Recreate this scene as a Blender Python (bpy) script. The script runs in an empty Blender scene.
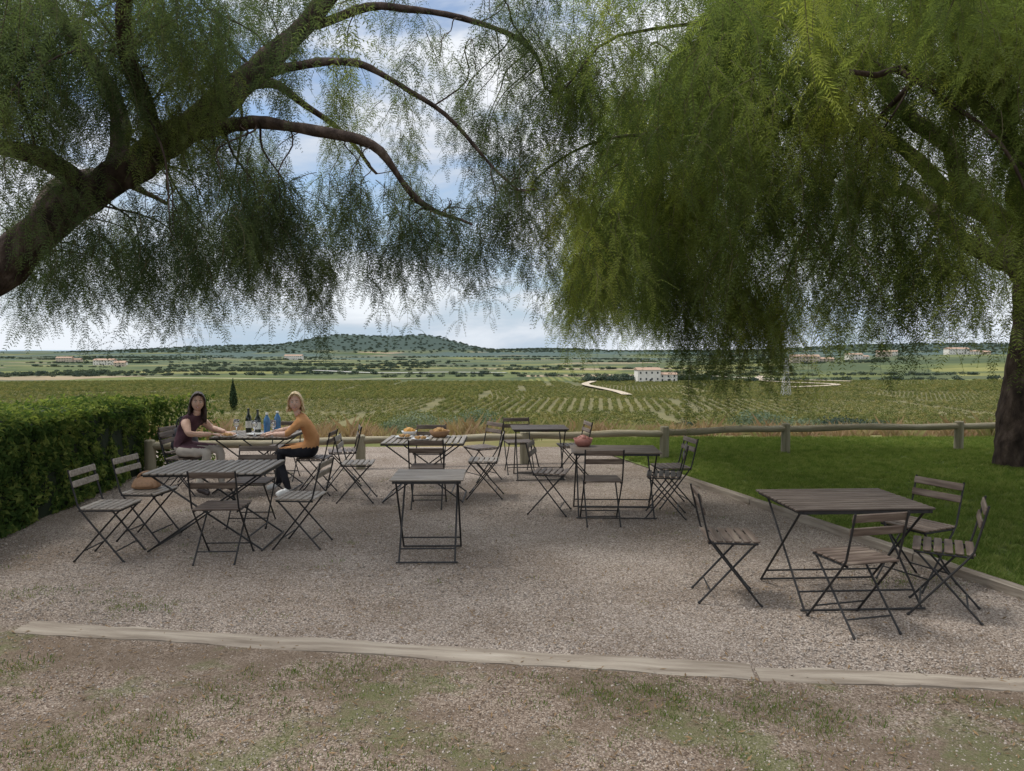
import bpy, math, random
import numpy as np
from mathutils import Vector, Matrix, Euler, noise
random.seed(7); rng=np.random.default_rng(7)
scene=bpy.context.scene
R=math.radians

# ------------------------------------------------------------------ materials
def newmat(name):
    m=bpy.data.materials.new(name); m.use_nodes=True
    nt=m.node_tree; nt.nodes.clear()
    out=nt.nodes.new('ShaderNodeOutputMaterial')
    return m,nt,out
def N(nt,t,**kw):
    n=nt.nodes.new(t)
    for k,v in kw.items(): setattr(n,k,v)
    return n
def ramp(nt,stops,interp='LINEAR'):
    r=nt.nodes.new('ShaderNodeValToRGB'); cr=r.color_ramp; cr.interpolation=interp
    while len(cr.elements)<len(stops): cr.elements.new(0.5)
    for e,(p,c) in zip(cr.elements,stops):
        e.position=p; e.color=(c[0],c[1],c[2],1)
    return r
def mixc(nt,fac,a,b,mode='MIX'):
    m=nt.nodes.new('ShaderNodeMix'); m.data_type='RGBA'; m.blend_type=mode
    for s,v in ((m.inputs[0],fac),(m.inputs[6],a),(m.inputs[7],b)):
        if hasattr(v,'links'): nt.links.new(v,s)
        elif isinstance(v,(int,float)): s.default_value=v
        else: s.default_value=(v[0],v[1],v[2],1)
    return m.outputs[2]
def math_(nt,op,a,b=None,c=None,clamp=False):
    m=nt.nodes.new('ShaderNodeMath'); m.operation=op; m.use_clamp=clamp
    for s,v in zip(m.inputs,(a,b,c)):
        if v is None: continue
        if hasattr(v,'links'): nt.links.new(v,s)
        else: s.default_value=v
    return m.outputs[0]
def noise_col(name,stops,scale=5,detail=4,rough=0.8,bump=0.0,bscale=None,spec=0.3,coord='Object',stretch=(1,1,1),metal=0.0,rand=0.0,bdist=0.01):
    m,nt,out=newmat(name); L=nt.links
    b=N(nt,'ShaderNodeBsdfPrincipled'); L.new(b.outputs[0],out.inputs[0])
    b.inputs['Roughness'].default_value=rough; b.inputs['Metallic'].default_value=metal
    b.inputs['Specular IOR Level'].default_value=spec
    tc=N(nt,'ShaderNodeTexCoord'); mp=N(nt,'ShaderNodeMapping'); mp.inputs['Scale'].default_value=stretch
    L.new(tc.outputs[coord],mp.inputs[0])
    nz=N(nt,'ShaderNodeTexNoise'); nz.inputs['Scale'].default_value=scale; nz.inputs['Detail'].default_value=detail
    L.new(mp.outputs[0],nz.inputs['Vector'])
    r=ramp(nt,stops); L.new(nz.outputs[0],r.inputs[0]); c=r.outputs[0]
    if rand>0:
        oi=N(nt,'ShaderNodeObjectInfo')
        v=math_(nt,'MULTIPLY_ADD',oi.outputs['Random'],2*rand,1-rand)
        hs=N(nt,'ShaderNodeHueSaturation'); L.new(v,hs.inputs['Value']); L.new(c,hs.inputs['Color']); c=hs.outputs[0]
    L.new(c,b.inputs['Base Color'])
    if bump>0:
        bp=N(nt,'ShaderNodeBump'); bp.inputs['Strength'].default_value=bump; bp.inputs['Distance'].default_value=bdist
        n2=N(nt,'ShaderNodeTexNoise'); n2.inputs['Scale'].default_value=bscale or scale*3; n2.inputs['Detail'].default_value=4
        L.new(mp.outputs[0],n2.inputs['Vector']); L.new(n2.outputs[0],bp.inputs['Height']); L.new(bp.outputs[0],b.inputs['Normal'])
    return m
def leafmat(name,cols,trans=0.45,tcol=1.9,attr=False):
    """matte leaf with light coming through it; colour varies per leaf spray"""
    m,nt,out=newmat(name); L=nt.links
    if attr:
        at=N(nt,'ShaderNodeAttribute'); at.attribute_name='rnd'; rn=at.outputs['Fac']
    else:
        rn=N(nt,'ShaderNodeObjectInfo').outputs['Random']
    r=ramp(nt,cols); L.new(rn,r.inputs[0])
    d=N(nt,'ShaderNodeBsdfDiffuse'); L.new(r.outputs[0],d.inputs[0])
    t=N(nt,'ShaderNodeBsdfTranslucent')
    tc=mixc(nt,1.0,r.outputs[0],(tcol,tcol*1.05,tcol*0.6),'MULTIPLY'); L.new(tc,t.inputs[0])
    mx=N(nt,'ShaderNodeMixShader'); mx.inputs[0].default_value=trans
    L.new(d.outputs[0],mx.inputs[1]); L.new(t.outputs[0],mx.inputs[2]); L.new(mx.outputs[0],out.inputs[0])
    return m

M={}
M['leaf']=leafmat('pepper_leaf',[(0.0,(0.056,0.078,0.029)),(0.45,(0.098,0.125,0.042)),(0.75,(0.158,0.185,0.054)),(1.0,(0.25,0.265,0.07))],attr=True,trans=.44,tcol=1.9)
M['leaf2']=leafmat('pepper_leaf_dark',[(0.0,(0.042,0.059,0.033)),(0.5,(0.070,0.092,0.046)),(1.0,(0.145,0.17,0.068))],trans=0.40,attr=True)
M['twig']=noise_col('twig',[(0.3,(0.07,0.06,0.03)),(0.7,(0.12,0.10,0.05))],rough=0.8,detail=0)
M['bark']=noise_col('bark',[(0.3,(0.028,0.021,0.019)),(0.55,(0.08,0.058,0.048)),(0.75,(0.16,0.125,0.105))],scale=9,detail=7,rough=0.95,bump=1.0,bscale=14,stretch=(1,1,0.45),spec=0.1,bdist=0.05)
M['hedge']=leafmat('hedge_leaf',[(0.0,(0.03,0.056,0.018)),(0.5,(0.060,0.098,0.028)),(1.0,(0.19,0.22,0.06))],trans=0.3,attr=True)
M['hedgecore']=noise_col('hedge_core',[(0.3,(0.008,0.014,0.006)),(0.7,(0.02,0.03,0.012))],rough=1)
M['grass']=leafmat('grass_blade',[(0.0,(0.09,0.13,0.034)),(0.5,(0.14,0.188,0.048)),(1.0,(0.23,0.245,0.09))],trans=0.35)
M['weed']=leafmat('weed_blade',[(0.0,(0.06,0.10,0.02)),(0.5,(0.09,0.135,0.03)),(1.0,(0.16,0.16,0.06))],trans=0.35)
M['vine']=leafmat('vine_leaf',[(0.0,(0.088,0.10,0.038)),(0.5,(0.128,0.137,0.052)),(1.0,(0.19,0.17,0.066))],trans=0.22)
M['far']=leafmat('far_foliage_hazed',[(0.0,(0.045,0.062,0.052)),(0.5,(0.058,0.078,0.058)),(1.0,(0.085,0.10,0.07))],trans=0.1)  # bluish tint in the leaf colour stands in for distance haze
M['olive']=leafmat('silver_foliage',[(0.0,(0.09,0.12,0.08)),(0.5,(0.12,0.15,0.10)),(1.0,(0.17,0.19,0.13))],trans=0.2)
M['dry']=leafmat('dry_reed',[(0.0,(0.20,0.13,0.085)),(0.5,(0.26,0.18,0.12)),(1.0,(0.20,0.20,0.09))],trans=0.25)
M['steel']=noise_col('black_steel',[(0.3,(0.010,0.010,0.011)),(0.7,(0.024,0.022,0.021))],scale=20,rough=0.55,spec=0.3)
def woodmat(name,c1,c2,c3,rough=0.55,rand=0.2,stretch=(4,40,40)):
    return noise_col(name,[(0.3,c1),(0.5,c2),(0.72,c3)],scale=1.0,detail=6,rough=rough,bump=0.25,bscale=3,stretch=stretch,spec=0.35,rand=rand,bdist=0.003)
M['slat']=woodmat('slat_wood',(0.10,0.073,0.053),(0.155,0.12,0.092),(0.24,0.195,0.155))
M['slatY']=woodmat('slat_wood_crosswise',(0.055,0.037,0.027),(0.095,0.068,0.052),(0.165,0.13,0.10),stretch=(40,4,40))
M['slatdark']=woodmat('slat_wood_brown',(0.042,0.03,0.022),(0.07,0.052,0.041),(0.115,0.092,0.074))
M['slatgrey']=woodmat('slat_wood_grey',(0.155,0.125,0.098),(0.235,0.20,0.163),(0.33,0.295,0.25))
M['plank']=noise_col('sleeper_wood',[(0.25,(0.13,0.105,0.08)),(0.45,(0.22,0.183,0.145)),(0.62,(0.29,0.25,0.20)),(0.8,(0.37,0.325,0.27))],scale=1.2,detail=8,rough=0.9,bump=0.8,bscale=3,stretch=(1.6,16,16),spec=0.1,bdist=0.012)
M['rail']=noise_col('rail_wood',[(0.25,(0.18,0.155,0.10)),(0.5,(0.30,0.26,0.18)),(0.75,(0.40,0.36,0.27))],scale=1.5,detail=6,rough=0.9,bump=0.5,stretch=(1,9,9),spec=0.2)
M['post']=noise_col('post_wood',[(0.25,(0.18,0.155,0.10)),(0.5,(0.28,0.25,0.175)),(0.75,(0.38,0.34,0.26))],scale=1.5,detail=6,rough=0.9,bump=0.5,stretch=(9,9,1),spec=0.2)
M['stone']=noise_col('pebble',[(0.25,(0.18,0.148,0.124)),(0.5,(0.285,0.245,0.21)),(0.75,(0.41,0.365,0.32))],scale=3,rough=0.9,rand=0.4,spec=0.15,detail=1)
M['litter']=noise_col('leaf_litter',[(0.3,(0.10,0.06,0.03)),(0.7,(0.20,0.13,0.06))],scale=3,rough=0.9,rand=0.4,detail=1)

# ------------------------------------------------------------------ mesh builder
class MB:
    def __init__(s): s.v=[]; s.f=[]; s.m=[]
    def add(s,v,f,mi=0):
        o=len(s.v); s.v.extend(v); s.f.extend([tuple(i+o for i in q) for q in f]); s.m.extend([mi]*len(f))
    def box(s,c,sz,rot=None,mi=0,bev=0.0):
        x,y,z=sz[0]/2,sz[1]/2,sz[2]/2; b=min(bev,x*.9,y*.9,z*.9)
        if b>0:
            vs=[];
            for zz,ins in ((-z,b),(-z+b,0),(z-b,0),(z,b)):
                X,Y=x-ins,y-ins
                vs+= [(-X+b,-Y,zz),(X-b,-Y,zz),(X,-Y+b,zz),(X,Y-b,zz),(X-b,Y,zz),(-X+b,Y,zz),(-X,Y-b,zz),(-X,-Y+b,zz)]
            fs=[tuple(range(7,-1,-1)),tuple(range(24,32))]
            for k in range(3):
                for i in range(8):
                    j=(i+1)%8; fs.append((k*8+i,k*8+j,k*8+8+j,k*8+8+i))
        else:
            vs=[(a*x,b_*y,c_*z) for a in(-1,1) for b_ in(-1,1) for c_ in(-1,1)]
            fs=[(0,1,3,2),(4,6,7,5),(0,4,5,1),(2,3,7,6),(0,2,6,4),(1,5,7,3)]
        Mx=(rot.to_matrix() if isinstance(rot,Euler) else rot) if rot else None
        C=Vector(c); out=[]
        for p in vs:
            p=Vector(p)
            if Mx: p=Mx@p
            out.append(tuple(p+C))
        s.add(out,fs,mi)
    def tube(s,path,rad,n=8,mi=0,jit=0,cap=True):
        P=[Vector(p) for p in path]; k=len(P)
        if not hasattr(rad,'__len__'): rad=[rad]*k
        vs=[];fs=[]
        d0=(P[1]-P[0]).normalized()
        up=Vector((0,0,1)) if abs(d0.z)<0.9 else Vector((1,0,0))
        a=d0.cross(up).normalized()
        for i in range(k):
            d=(P[min(i+1,k-1)]-P[max(i-1,0)]).normalized()
            a=(a-d*a.dot(d)).normalized(); b=d.cross(a)
            for j in range(n):
                t=2*math.pi*j/n; r=rad[i]
                if jit:
                    q=P[i]+(a*math.cos(t)+b*math.sin(t))*r
                    r*=1+jit*noise.noise(q*3.0)+jit*0.5*noise.noise(q*9.0)
                vs.append(tuple(P[i]+(a*math.cos(t)+b*math.sin(t))*r))
        for i in range(k-1):
            for j in range(n):
                jj=(j+1)%n; fs.append((i*n+j,i*n+jj,(i+1)*n+jj,(i+1)*n+j))
        if cap: fs.append(tuple(range(n-1,-1,-1))); fs.append(tuple((k-1)*n+j for j in range(n)))
        s.add(vs,fs,mi)
    def lathe(s,prof,c=(0,0,0),n=20,mi=0):
        vs=[];fs=[]
        for r,z in prof:
            for j in range(n):
                t=2*math.pi*j/n; vs.append((c[0]+r*math.cos(t),c[1]+r*math.sin(t),c[2]+z))
        for i in range(len(prof)-1):
            for j in range(n):
                jj=(j+1)%n; fs.append((i*n+j,i*n+jj,(i+1)*n+jj,(i+1)*n+j))
        s.add(vs,fs,mi)
    def ell(s,c,r,rot=None,nu=16,nv=12,mi=0,fn=None):
        vs=[];fs=[]
        Mx=rot.to_matrix() if isinstance(rot,Euler) else rot
        for i in range(nv+1):
            ph=math.pi*i/nv
            for j in range(nu):
                t=2*math.pi*j/nu
                p=Vector((math.sin(ph)*math.cos(t),math.sin(ph)*math.sin(t),math.cos(ph)))
                if fn: p=fn(p)
                p=Vector((p.x*r[0],p.y*r[1],p.z*r[2]))
                if Mx: p=Mx@p
                vs.append(tuple(p+Vector(c)))
        for i in range(nv):
            for j in range(nu):
                jj=(j+1)%nu; fs.append((i*nu+j,(i+1)*nu+j,(i+1)*nu+jj,i*nu+jj))
        s.add(vs,fs,mi)
    def mesh(s,name,mats,smooth=True):
        me=bpy.data.meshes.new(name); me.from_pydata([tuple(v) for v in s.v],[],s.f)
        for m in mats: me.materials.append(m)
        me.polygons.foreach_set('material_index',s.m)
        if smooth: me.polygons.foreach_set('use_smooth',[True]*len(s.f))
        me.validate(); me.update(); return me
def link(name,data,parent=None,loc=(0,0,0),rz=0.0,scale=None):
    o=bpy.data.objects.new(name,data); scene.collection.objects.link(o)
    o.location=loc; o.rotation_euler=(0,0,rz)
    if scale: o.scale=scale
    if parent: o.parent=parent
    return o
def empty(name,loc=(0,0,0),rz=0.0):
    o=link(name,None,None,loc,rz); o.empty_display_size=0.2; return o
def autosmooth(me,ang=40):
    try: me.set_sharp_from_angle(angle=R(ang))
    except Exception: pass
def npmesh(name,V,F,mats,mi=None,attr=None,validate=True):
    me=bpy.data.meshes.new(name); V=np.asarray(V,dtype=np.float32); F=np.asarray(F,dtype=np.int32)
    me.vertices.add(len(V)); me.vertices.foreach_set('co',V.ravel())
    k=F.shape[1]; me.loops.add(F.size); me.loops.foreach_set('vertex_index',F.ravel())
    me.polygons.add(len(F)); me.polygons.foreach_set('loop_start',np.arange(0,F.size,k,dtype=np.int32))
    me.polygons.foreach_set('loop_total',np.full(len(F),k,dtype=np.int32))
    for m in mats: me.materials.append(m)
    if mi is not None: me.polygons.foreach_set('material_index',np.asarray(mi,dtype=np.int32))
    me.update(calc_edges=True)
    if attr is not None:
        a=me.attributes.new('rnd','FLOAT','POINT'); a.data.foreach_set('value',np.asarray(attr,dtype=np.float32))
    if validate: me.validate()
    return me

# ------------------------------------------------------------------ instancing through geometry nodes
def scatter(name,pts,rots,scl,srcs,parent=None):
    pts=np.asarray(pts,dtype=np.float32); n=len(pts)
    me=bpy.data.meshes.new(name+'_points'); me.vertices.add(n); me.vertices.foreach_set('co',pts.ravel())
    a=me.attributes.new('rot','FLOAT_VECTOR','POINT'); a.data.foreach_set('vector',np.asarray(rots,dtype=np.float32).ravel())
    scl=np.asarray(scl,dtype=np.float32)
    if scl.ndim==1: scl=np.repeat(scl[:,None],3,1)
    a=me.attributes.new('scl','FLOAT_VECTOR','POINT'); a.data.foreach_set('vector',scl.ravel())
    a=me.attributes.new('pick','INT','POINT'); a.data.foreach_set('value',rng.integers(0,len(srcs),n).astype(np.int32))
    col=bpy.data.collections.new(name+'_source')
    for i,sm in enumerate(srcs):
        col.objects.link(bpy.data.objects.new(name+'_part_%d'%i,sm))
    ob=link(name,me,parent)
    ng=bpy.data.node_groups.new(name+'_instancer','GeometryNodeTree')
    ng.interface.new_socket('Geometry',in_out='INPUT',socket_type='NodeSocketGeometry')
    ng.interface.new_socket('Geometry',in_out='OUTPUT',socket_type='NodeSocketGeometry')
    gi=ng.nodes.new('NodeGroupInput'); go=ng.nodes.new('NodeGroupOutput')
    ip=ng.nodes.new('GeometryNodeInstanceOnPoints'); ci=ng.nodes.new('GeometryNodeCollectionInfo')
    ci.inputs['Collection'].default_value=col; ci.inputs['Separate Children'].default_value=True; ci.inputs['Reset Children'].default_value=True
    def na(nm,dt):
        x=ng.nodes.new('GeometryNodeInputNamedAttribute'); x.data_type=dt; x.inputs['Name'].default_value=nm; return x
    e=ng.nodes.new('FunctionNodeEulerToRotation')
    ng.links.new(na('rot','FLOAT_VECTOR').outputs['Attribute'],e.inputs[0])
    ng.links.new(gi.outputs[0],ip.inputs['Points']); ng.links.new(ci.outputs[0],ip.inputs['Instance'])
    ip.inputs['Pick Instance'].default_value=True
    ng.links.new(na('pick','INT').outputs['Attribute'],ip.inputs['Instance Index'])
    ng.links.new(e.outputs[0],ip.inputs['Rotation'])
    ng.links.new(na('scl','FLOAT_VECTOR').outputs['Attribute'],ip.inputs['Scale'])
    ng.links.new(ip.outputs[0],go.inputs[0])
    md=ob.modifiers.new('instances','NODES'); md.node_group=ng
    return ob

# ------------------------------------------------------------------ terrain
YK=[-60,14.6,22,50,100,190,600,1200,2500,7500]
ZK=[0,0,-0.9,-3.9,-11,-19,-19,-18,-12,-10]
def H(x,y):
    z=float(np.interp(y,YK,ZK))
    if y>60:
        w=min(1,(y-60)/200)
        z+=w*1.2*noise.noise(Vector((x/160,y/200,0)))
        z+=43*math.exp(-((x+540)/190)**2-((y-2400)/260)**2)
        z+=43*math.exp(-((x+270)/130)**2-((y-2450)/230)**2)
        z+=17*math.exp(-((x+400)/600)**2-((y-2500)/300)**2)
        z+=26*math.exp(-((x+1000)/400)**2-((y-2700)/300)**2)
        z+=16*math.exp(-((x-100)/350)**2-((y-3000)/300)**2)
        z+=15*math.exp(-((x-560)/260)**2-((y-900)/230)**2)
        z+=38*math.exp(-((x-1700)/800)**2-((y-2700)/400)**2)
        if y>1200: z+=min(1,(y-1200)/800)*7*noise.noise(Vector((x/420,y/420,3)))
    return z
rows=[-60,-20,0,5,10,14.6,17,20,25,30,36,43,50,60,72,86,100,120,145,170,190]
y=190
while y<7500: y*=1.035; rows.append(y)
NC=200; V=[];F=[]
for yy in rows:
    wd=max(80,yy*1.7+80)
    for j in range(NC+1):
        s=-1+2*j/NC; x=s*wd
        V.append((x,yy,H(x,yy)-0.012))
for i in range(len(rows)-1):
    for j in range(NC):
        a=i*(NC+1)+j; F.append((a,a+1,a+NC+2,a+NC+1))
m,nt,out=newmat('countryside'); L=nt.links
b=N(nt,'ShaderNodeBsdfPrincipled'); b.inputs['Roughness'].default_value=1; b.inputs['Specular IOR Level'].default_value=0.05
L.new(b.outputs[0],out.inputs[0])
geo=N(nt,'ShaderNodeNewGeometry'); sep=N(nt,'ShaderNodeSeparateXYZ'); L.new(geo.outputs['Position'],sep.inputs[0])
wrp=N(nt,'ShaderNodeTexNoise'); wrp.inputs['Scale'].default_value=0.006; L.new(geo.outputs['Position'],wrp.inputs['Vector'])
wa=N(nt,'ShaderNodeVectorMath',operation='SCALE'); wa.inputs['Scale'].default_value=60; L.new(wrp.outputs['Color'],wa.inputs[0])
wb=N(nt,'ShaderNodeVectorMath',operation='ADD'); L.new(geo.outputs['Position'],wb.inputs[0]); L.new(wa.outputs[0],wb.inputs[1])
mp=N(nt,'ShaderNodeMapping'); mp.inputs['Scale'].default_value=(1/130,1/70,0); mp.inputs['Rotation'].default_value=(0,0,0.22)
L.new(wb.outputs[0],mp.inputs[0])
vo=N(nt,'ShaderNodeTexVoronoi'); vo.distance='CHEBYCHEV'; vo.inputs['Scale'].default_value=1; L.new(mp.outputs[0],vo.inputs['Vector'])
sc=N(nt,'ShaderNodeSeparateColor'); L.new(vo.outputs['Color'],sc.inputs[0])
fr=ramp(nt,[(0,(0.12,0.135,0.055)),(0.18,(0.165,0.17,0.068)),(0.34,(0.085,0.105,0.055)),(0.46,(0.185,0.18,0.085)),(0.6,(0.12,0.138,0.057)),(0.72,(0.25,0.205,0.145)),(0.84,(0.095,0.118,0.055))],'CONSTANT')
L.new(sc.outputs[0],fr.inputs[0])
wv1=N(nt,'ShaderNodeTexWave'); wv1.bands_direction='Y'; wv1.inputs['Scale'].default_value=0.045; wv1.inputs['Distortion'].default_value=1.5; wv1.inputs['Detail'].default_value=2
wv2=N(nt,'ShaderNodeTexWave'); wv2.bands_direction='X'; wv2.inputs['Scale'].default_value=0.06; wv2.inputs['Distortion'].default_value=1
L.new(geo.outputs['Position'],wv1.inputs['Vector']); L.new(geo.outputs['Position'],wv2.inputs['Vector'])
sel=math_(nt,'GREATER_THAN',sc.outputs[1],0.6)
rw=N(nt,'ShaderNodeMix'); L.new(sel,rw.inputs[0]); L.new(wv1.outputs['Fac'],rw.inputs[2]); L.new(wv2.outputs['Fac'],rw.inputs[3])
rr=ramp(nt,[(0.2,(0.66,0.73,0.7)),(0.8,(1.2,1.12,1.06))]); L.new(rw.outputs[0],rr.inputs[0])
fc=mixc(nt,1.0,fr.outputs[0],rr.outputs[0],'MULTIPLY')
nb=N(nt,'ShaderNodeTexNoise'); nb.inputs['Scale'].default_value=0.03; nb.inputs['Detail'].default_value=7; nb.inputs['Roughness'].default_value=0.72; L.new(geo.outputs['Position'],nb.inputs['Vector'])
nr=ramp(nt,[(0.3,(0.58,0.64,0.66)),(0.7,(1.38,1.28,1.2))]); L.new(nb.outputs[0],nr.inputs[0])
fc=mixc(nt,1.0,fc,nr.outputs[0],'MULTIPLY')
ve=math_(nt,'GREATER_THAN',vo.outputs['Distance'],0.45)
fc=mixc(nt,math_(nt,'MULTIPLY',ve,0.75),fc,(0.05,0.068,0.038))
# the nearest plain is covered by real vines: keep the soil between them dull and even
nv_=N(nt,'ShaderNodeMapRange'); nv_.inputs[1].default_value=440; nv_.inputs[2].default_value=500; L.new(sep.outputs[1],nv_.inputs[0])
fc=mixc(nt,nv_.outputs[0],mixc(nt,1.0,(0.125,0.118,0.062),nr.outputs[0],'MULTIPLY'),fc)
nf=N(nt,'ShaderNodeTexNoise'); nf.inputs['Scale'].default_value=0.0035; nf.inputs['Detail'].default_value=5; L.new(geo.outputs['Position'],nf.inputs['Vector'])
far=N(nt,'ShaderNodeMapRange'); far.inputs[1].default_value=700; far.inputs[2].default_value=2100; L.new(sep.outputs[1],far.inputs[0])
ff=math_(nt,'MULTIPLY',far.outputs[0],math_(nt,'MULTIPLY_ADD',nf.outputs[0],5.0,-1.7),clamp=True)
fc=mixc(nt,ff,fc,(0.066,0.092,0.082))  # far woodland patches, bluish with distance: haze painted into the ground colour
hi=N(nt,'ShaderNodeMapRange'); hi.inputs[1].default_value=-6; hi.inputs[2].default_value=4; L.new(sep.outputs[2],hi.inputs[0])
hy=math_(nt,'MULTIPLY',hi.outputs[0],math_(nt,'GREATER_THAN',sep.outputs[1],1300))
fc=mixc(nt,hy,fc,(0.05,0.07,0.06))  # forest on the hills, its bluish cast is haze put into the colour
nn=N(nt,'ShaderNodeTexNoise'); nn.inputs['Scale'].default_value=0.5; nn.inputs['Detail'].default_value=6; L.new(geo.outputs['Position'],nn.inputs['Vector'])
ns=ramp(nt,[(0.3,(0.08,0.10,0.03)),(0.5,(0.14,0.13,0.05)),(0.7,(0.24,0.18,0.10))]); L.new(nn.outputs[0],ns.inputs[0])
nearf=N(nt,'ShaderNodeMapRange'); nearf.inputs[1].default_value=120; nearf.inputs[2].default_value=150; L.new(sep.outputs[1],nearf.inputs[0])
fc=mixc(nt,nearf.outputs[0],ns.outputs[0],fc)
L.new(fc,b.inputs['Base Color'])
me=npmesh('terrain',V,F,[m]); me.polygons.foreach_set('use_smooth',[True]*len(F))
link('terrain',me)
mb=MB(); mb.add([(-60000,7300,-13),(60000,7300,-13),(60000,60000,-13),(-60000,60000,-13)],[(0,1,2,3)])
link('sea',mb.mesh('sea',[noise_col('sea_water',[(0.3,(0.10,0.17,0.23)),(0.7,(0.13,0.2,0.26))],scale=0.001,rough=0.35)],False))

# ------------------------------------------------------------------ gravel ground & lawn
def edge_x(y):
    return 2.33+(10.2-y)*(3.71-2.33)/(10.2-5.33)
m,nt,out=newmat('gravel'); L=nt.links
b=N(nt,'ShaderNodeBsdfPrincipled'); b.inputs['Roughness'].default_value=0.95; b.inputs['Specular IOR Level'].default_value=0.12
L.new(b.outputs[0],out.inputs[0])
geo=N(nt,'ShaderNodeNewGeometry'); sep=N(nt,'ShaderNodeSeparateXYZ'); L.new(geo.outputs['Position'],sep.inputs[0])
v1=N(nt,'ShaderNodeTexVoronoi'); v1.inputs['Scale'].default_value=105; L.new(geo.outputs['Position'],v1.inputs['Vector'])
s1=N(nt,'ShaderNodeSeparateColor'); L.new(v1.outputs['Color'],s1.inputs[0])
g1=ramp(nt,[(0.0,(0.14,0.113,0.093)),(0.3,(0.255,0.218,0.185)),(0.65,(0.355,0.312,0.272)),(1.0,(0.50,0.455,0.405))]); L.new(s1.outputs[0],g1.inputs[0])
de=ramp(nt,[(0.25,(1,1,1)),(0.75,(0.48,0.44,0.42))]); L.new(v1.outputs['Distance'],de.inputs[0])
gc=mixc(nt,0.8,g1.outputs[0],de.outputs[0],'MULTIPLY')
n1=N(nt,'ShaderNodeTexNoise'); n1.inputs['Scale'].default_value=0.9; n1.inputs['Detail'].default_value=7; n1.inputs['Roughness'].default_value=0.65; L.new(geo.outputs['Position'],n1.inputs['Vector'])
r1=ramp(nt,[(0.32,(0.68,0.62,0.56)),(0.68,(1.12,1.1,1.08))]); L.new(n1.outputs[0],r1.inputs[0])
gc=mixc(nt,1.0,gc,r1.outputs[0],'MULTIPLY')
# outside the sleeper line: trodden earth showing through the gravel, mossy in places
tt=math_(nt,'ADD',sep.outputs[1],math_(nt,'MULTIPLY',sep.outputs[0],0.149))
tr=N(nt,'ShaderNodeMapRange'); tr.inputs[1].default_value=4.26; tr.inputs[2].default_value=4.10; L.new(tt,tr.inputs[0])
gc=mixc(nt,math_(nt,'MULTIPLY',tr.outputs[0],0.75),gc,mixc(nt,1.0,gc,(0.72,0.66,0.60),'MULTIPLY'))
n2=N(nt,'ShaderNodeTexNoise'); n2.inputs['Scale'].default_value=1.5; n2.inputs['Detail'].default_value=7; n2.inputs['Roughness'].default_value=0.65; L.new(geo.outputs['Position'],n2.inputs['Vector'])
e2=ramp(nt,[(0.44,(0,0,0)),(0.57,(1,1,1))]); L.new(n2.outputs[0],e2.inputs[0])
ef=math_(nt,'MULTIPLY',e2.outputs[0],math_(nt,'MULTIPLY',tr.outputs[0],0.75))
gc=mixc(nt,ef,gc,(0.12,0.088,0.062))
n3=N(nt,'ShaderNodeTexNoise'); n3.inputs['Scale'].default_value=1.1; n3.inputs['Detail'].default_value=8; n3.inputs['Roughness'].default_value=0.7
mp3=N(nt,'ShaderNodeMapping'); mp3.inputs['Location'].default_value=(3.7,8.1,0); L.new(geo.outputs['Position'],mp3.inputs[0]); L.new(mp3.outputs[0],n3.inputs['Vector'])
e3=ramp(nt,[(0.54,(0,0,0)),(0.62,(1,1,1))]); L.new(n3.outputs[0],e3.inputs[0])
gc=mixc(nt,math_(nt,'MULTIPLY',e3.outputs[0],math_(nt,'MULTIPLY',tr.outputs[0],0.55)),gc,(0.085,0.105,0.035))
L.new(gc,b.inputs['Base Color'])
bp=N(nt,'ShaderNodeBump'); bp.inputs['Strength'].default_value=0.8; bp.inputs['Distance'].default_value=0.008
inv=math_(nt,'SUBTRACT',1.0,v1.outputs['Distance']); L.new(inv,bp.inputs['Height']); L.new(bp.outputs[0],b.inputs['Normal'])
matgravel=m
V=[];F=[]
ys=np.linspace(-6,13.6,60)
for yy in ys:
    x1=edge_x(min(yy,13.6)) if yy>3.9 else 30
    for j in range(41):
        x=-14+(x1+14)*j/40
        V.append((x,yy,0.008*noise.noise(Vector((x*0.8,yy*0.8,0)))))
for i in range(len(ys)-1):
    for j in range(40):
        a=i*41+j; F.append((a,a+1,a+42,a+41))
me=npmesh('gravel',V,F,[matgravel]); me.polygons.foreach_set('use_smooth',[True]*len(F)); link('gravel_ground',me)
mb=MB()
lp=[(edge_x(3.9),3.9),(30,3.9),(30,15.0),(edge_x(13.6),15.0),(edge_x(13.6),13.6)]
mb.add([(x,y,0.012) for x,y in lp],[tuple(range(5))])
matlawn=noise_col('lawn_soil',[(0.3,(0.10,0.13,0.04)),(0.6,(0.15,0.185,0.058)),(0.8,(0.20,0.20,0.085))],scale=2.5,detail=6,rough=1,bump=0.6,bscale=60,spec=0.1)
lawn=empty('lawn'); link('lawn_base',mb.mesh('lawn_base',[matlawn],False),lawn)

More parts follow.
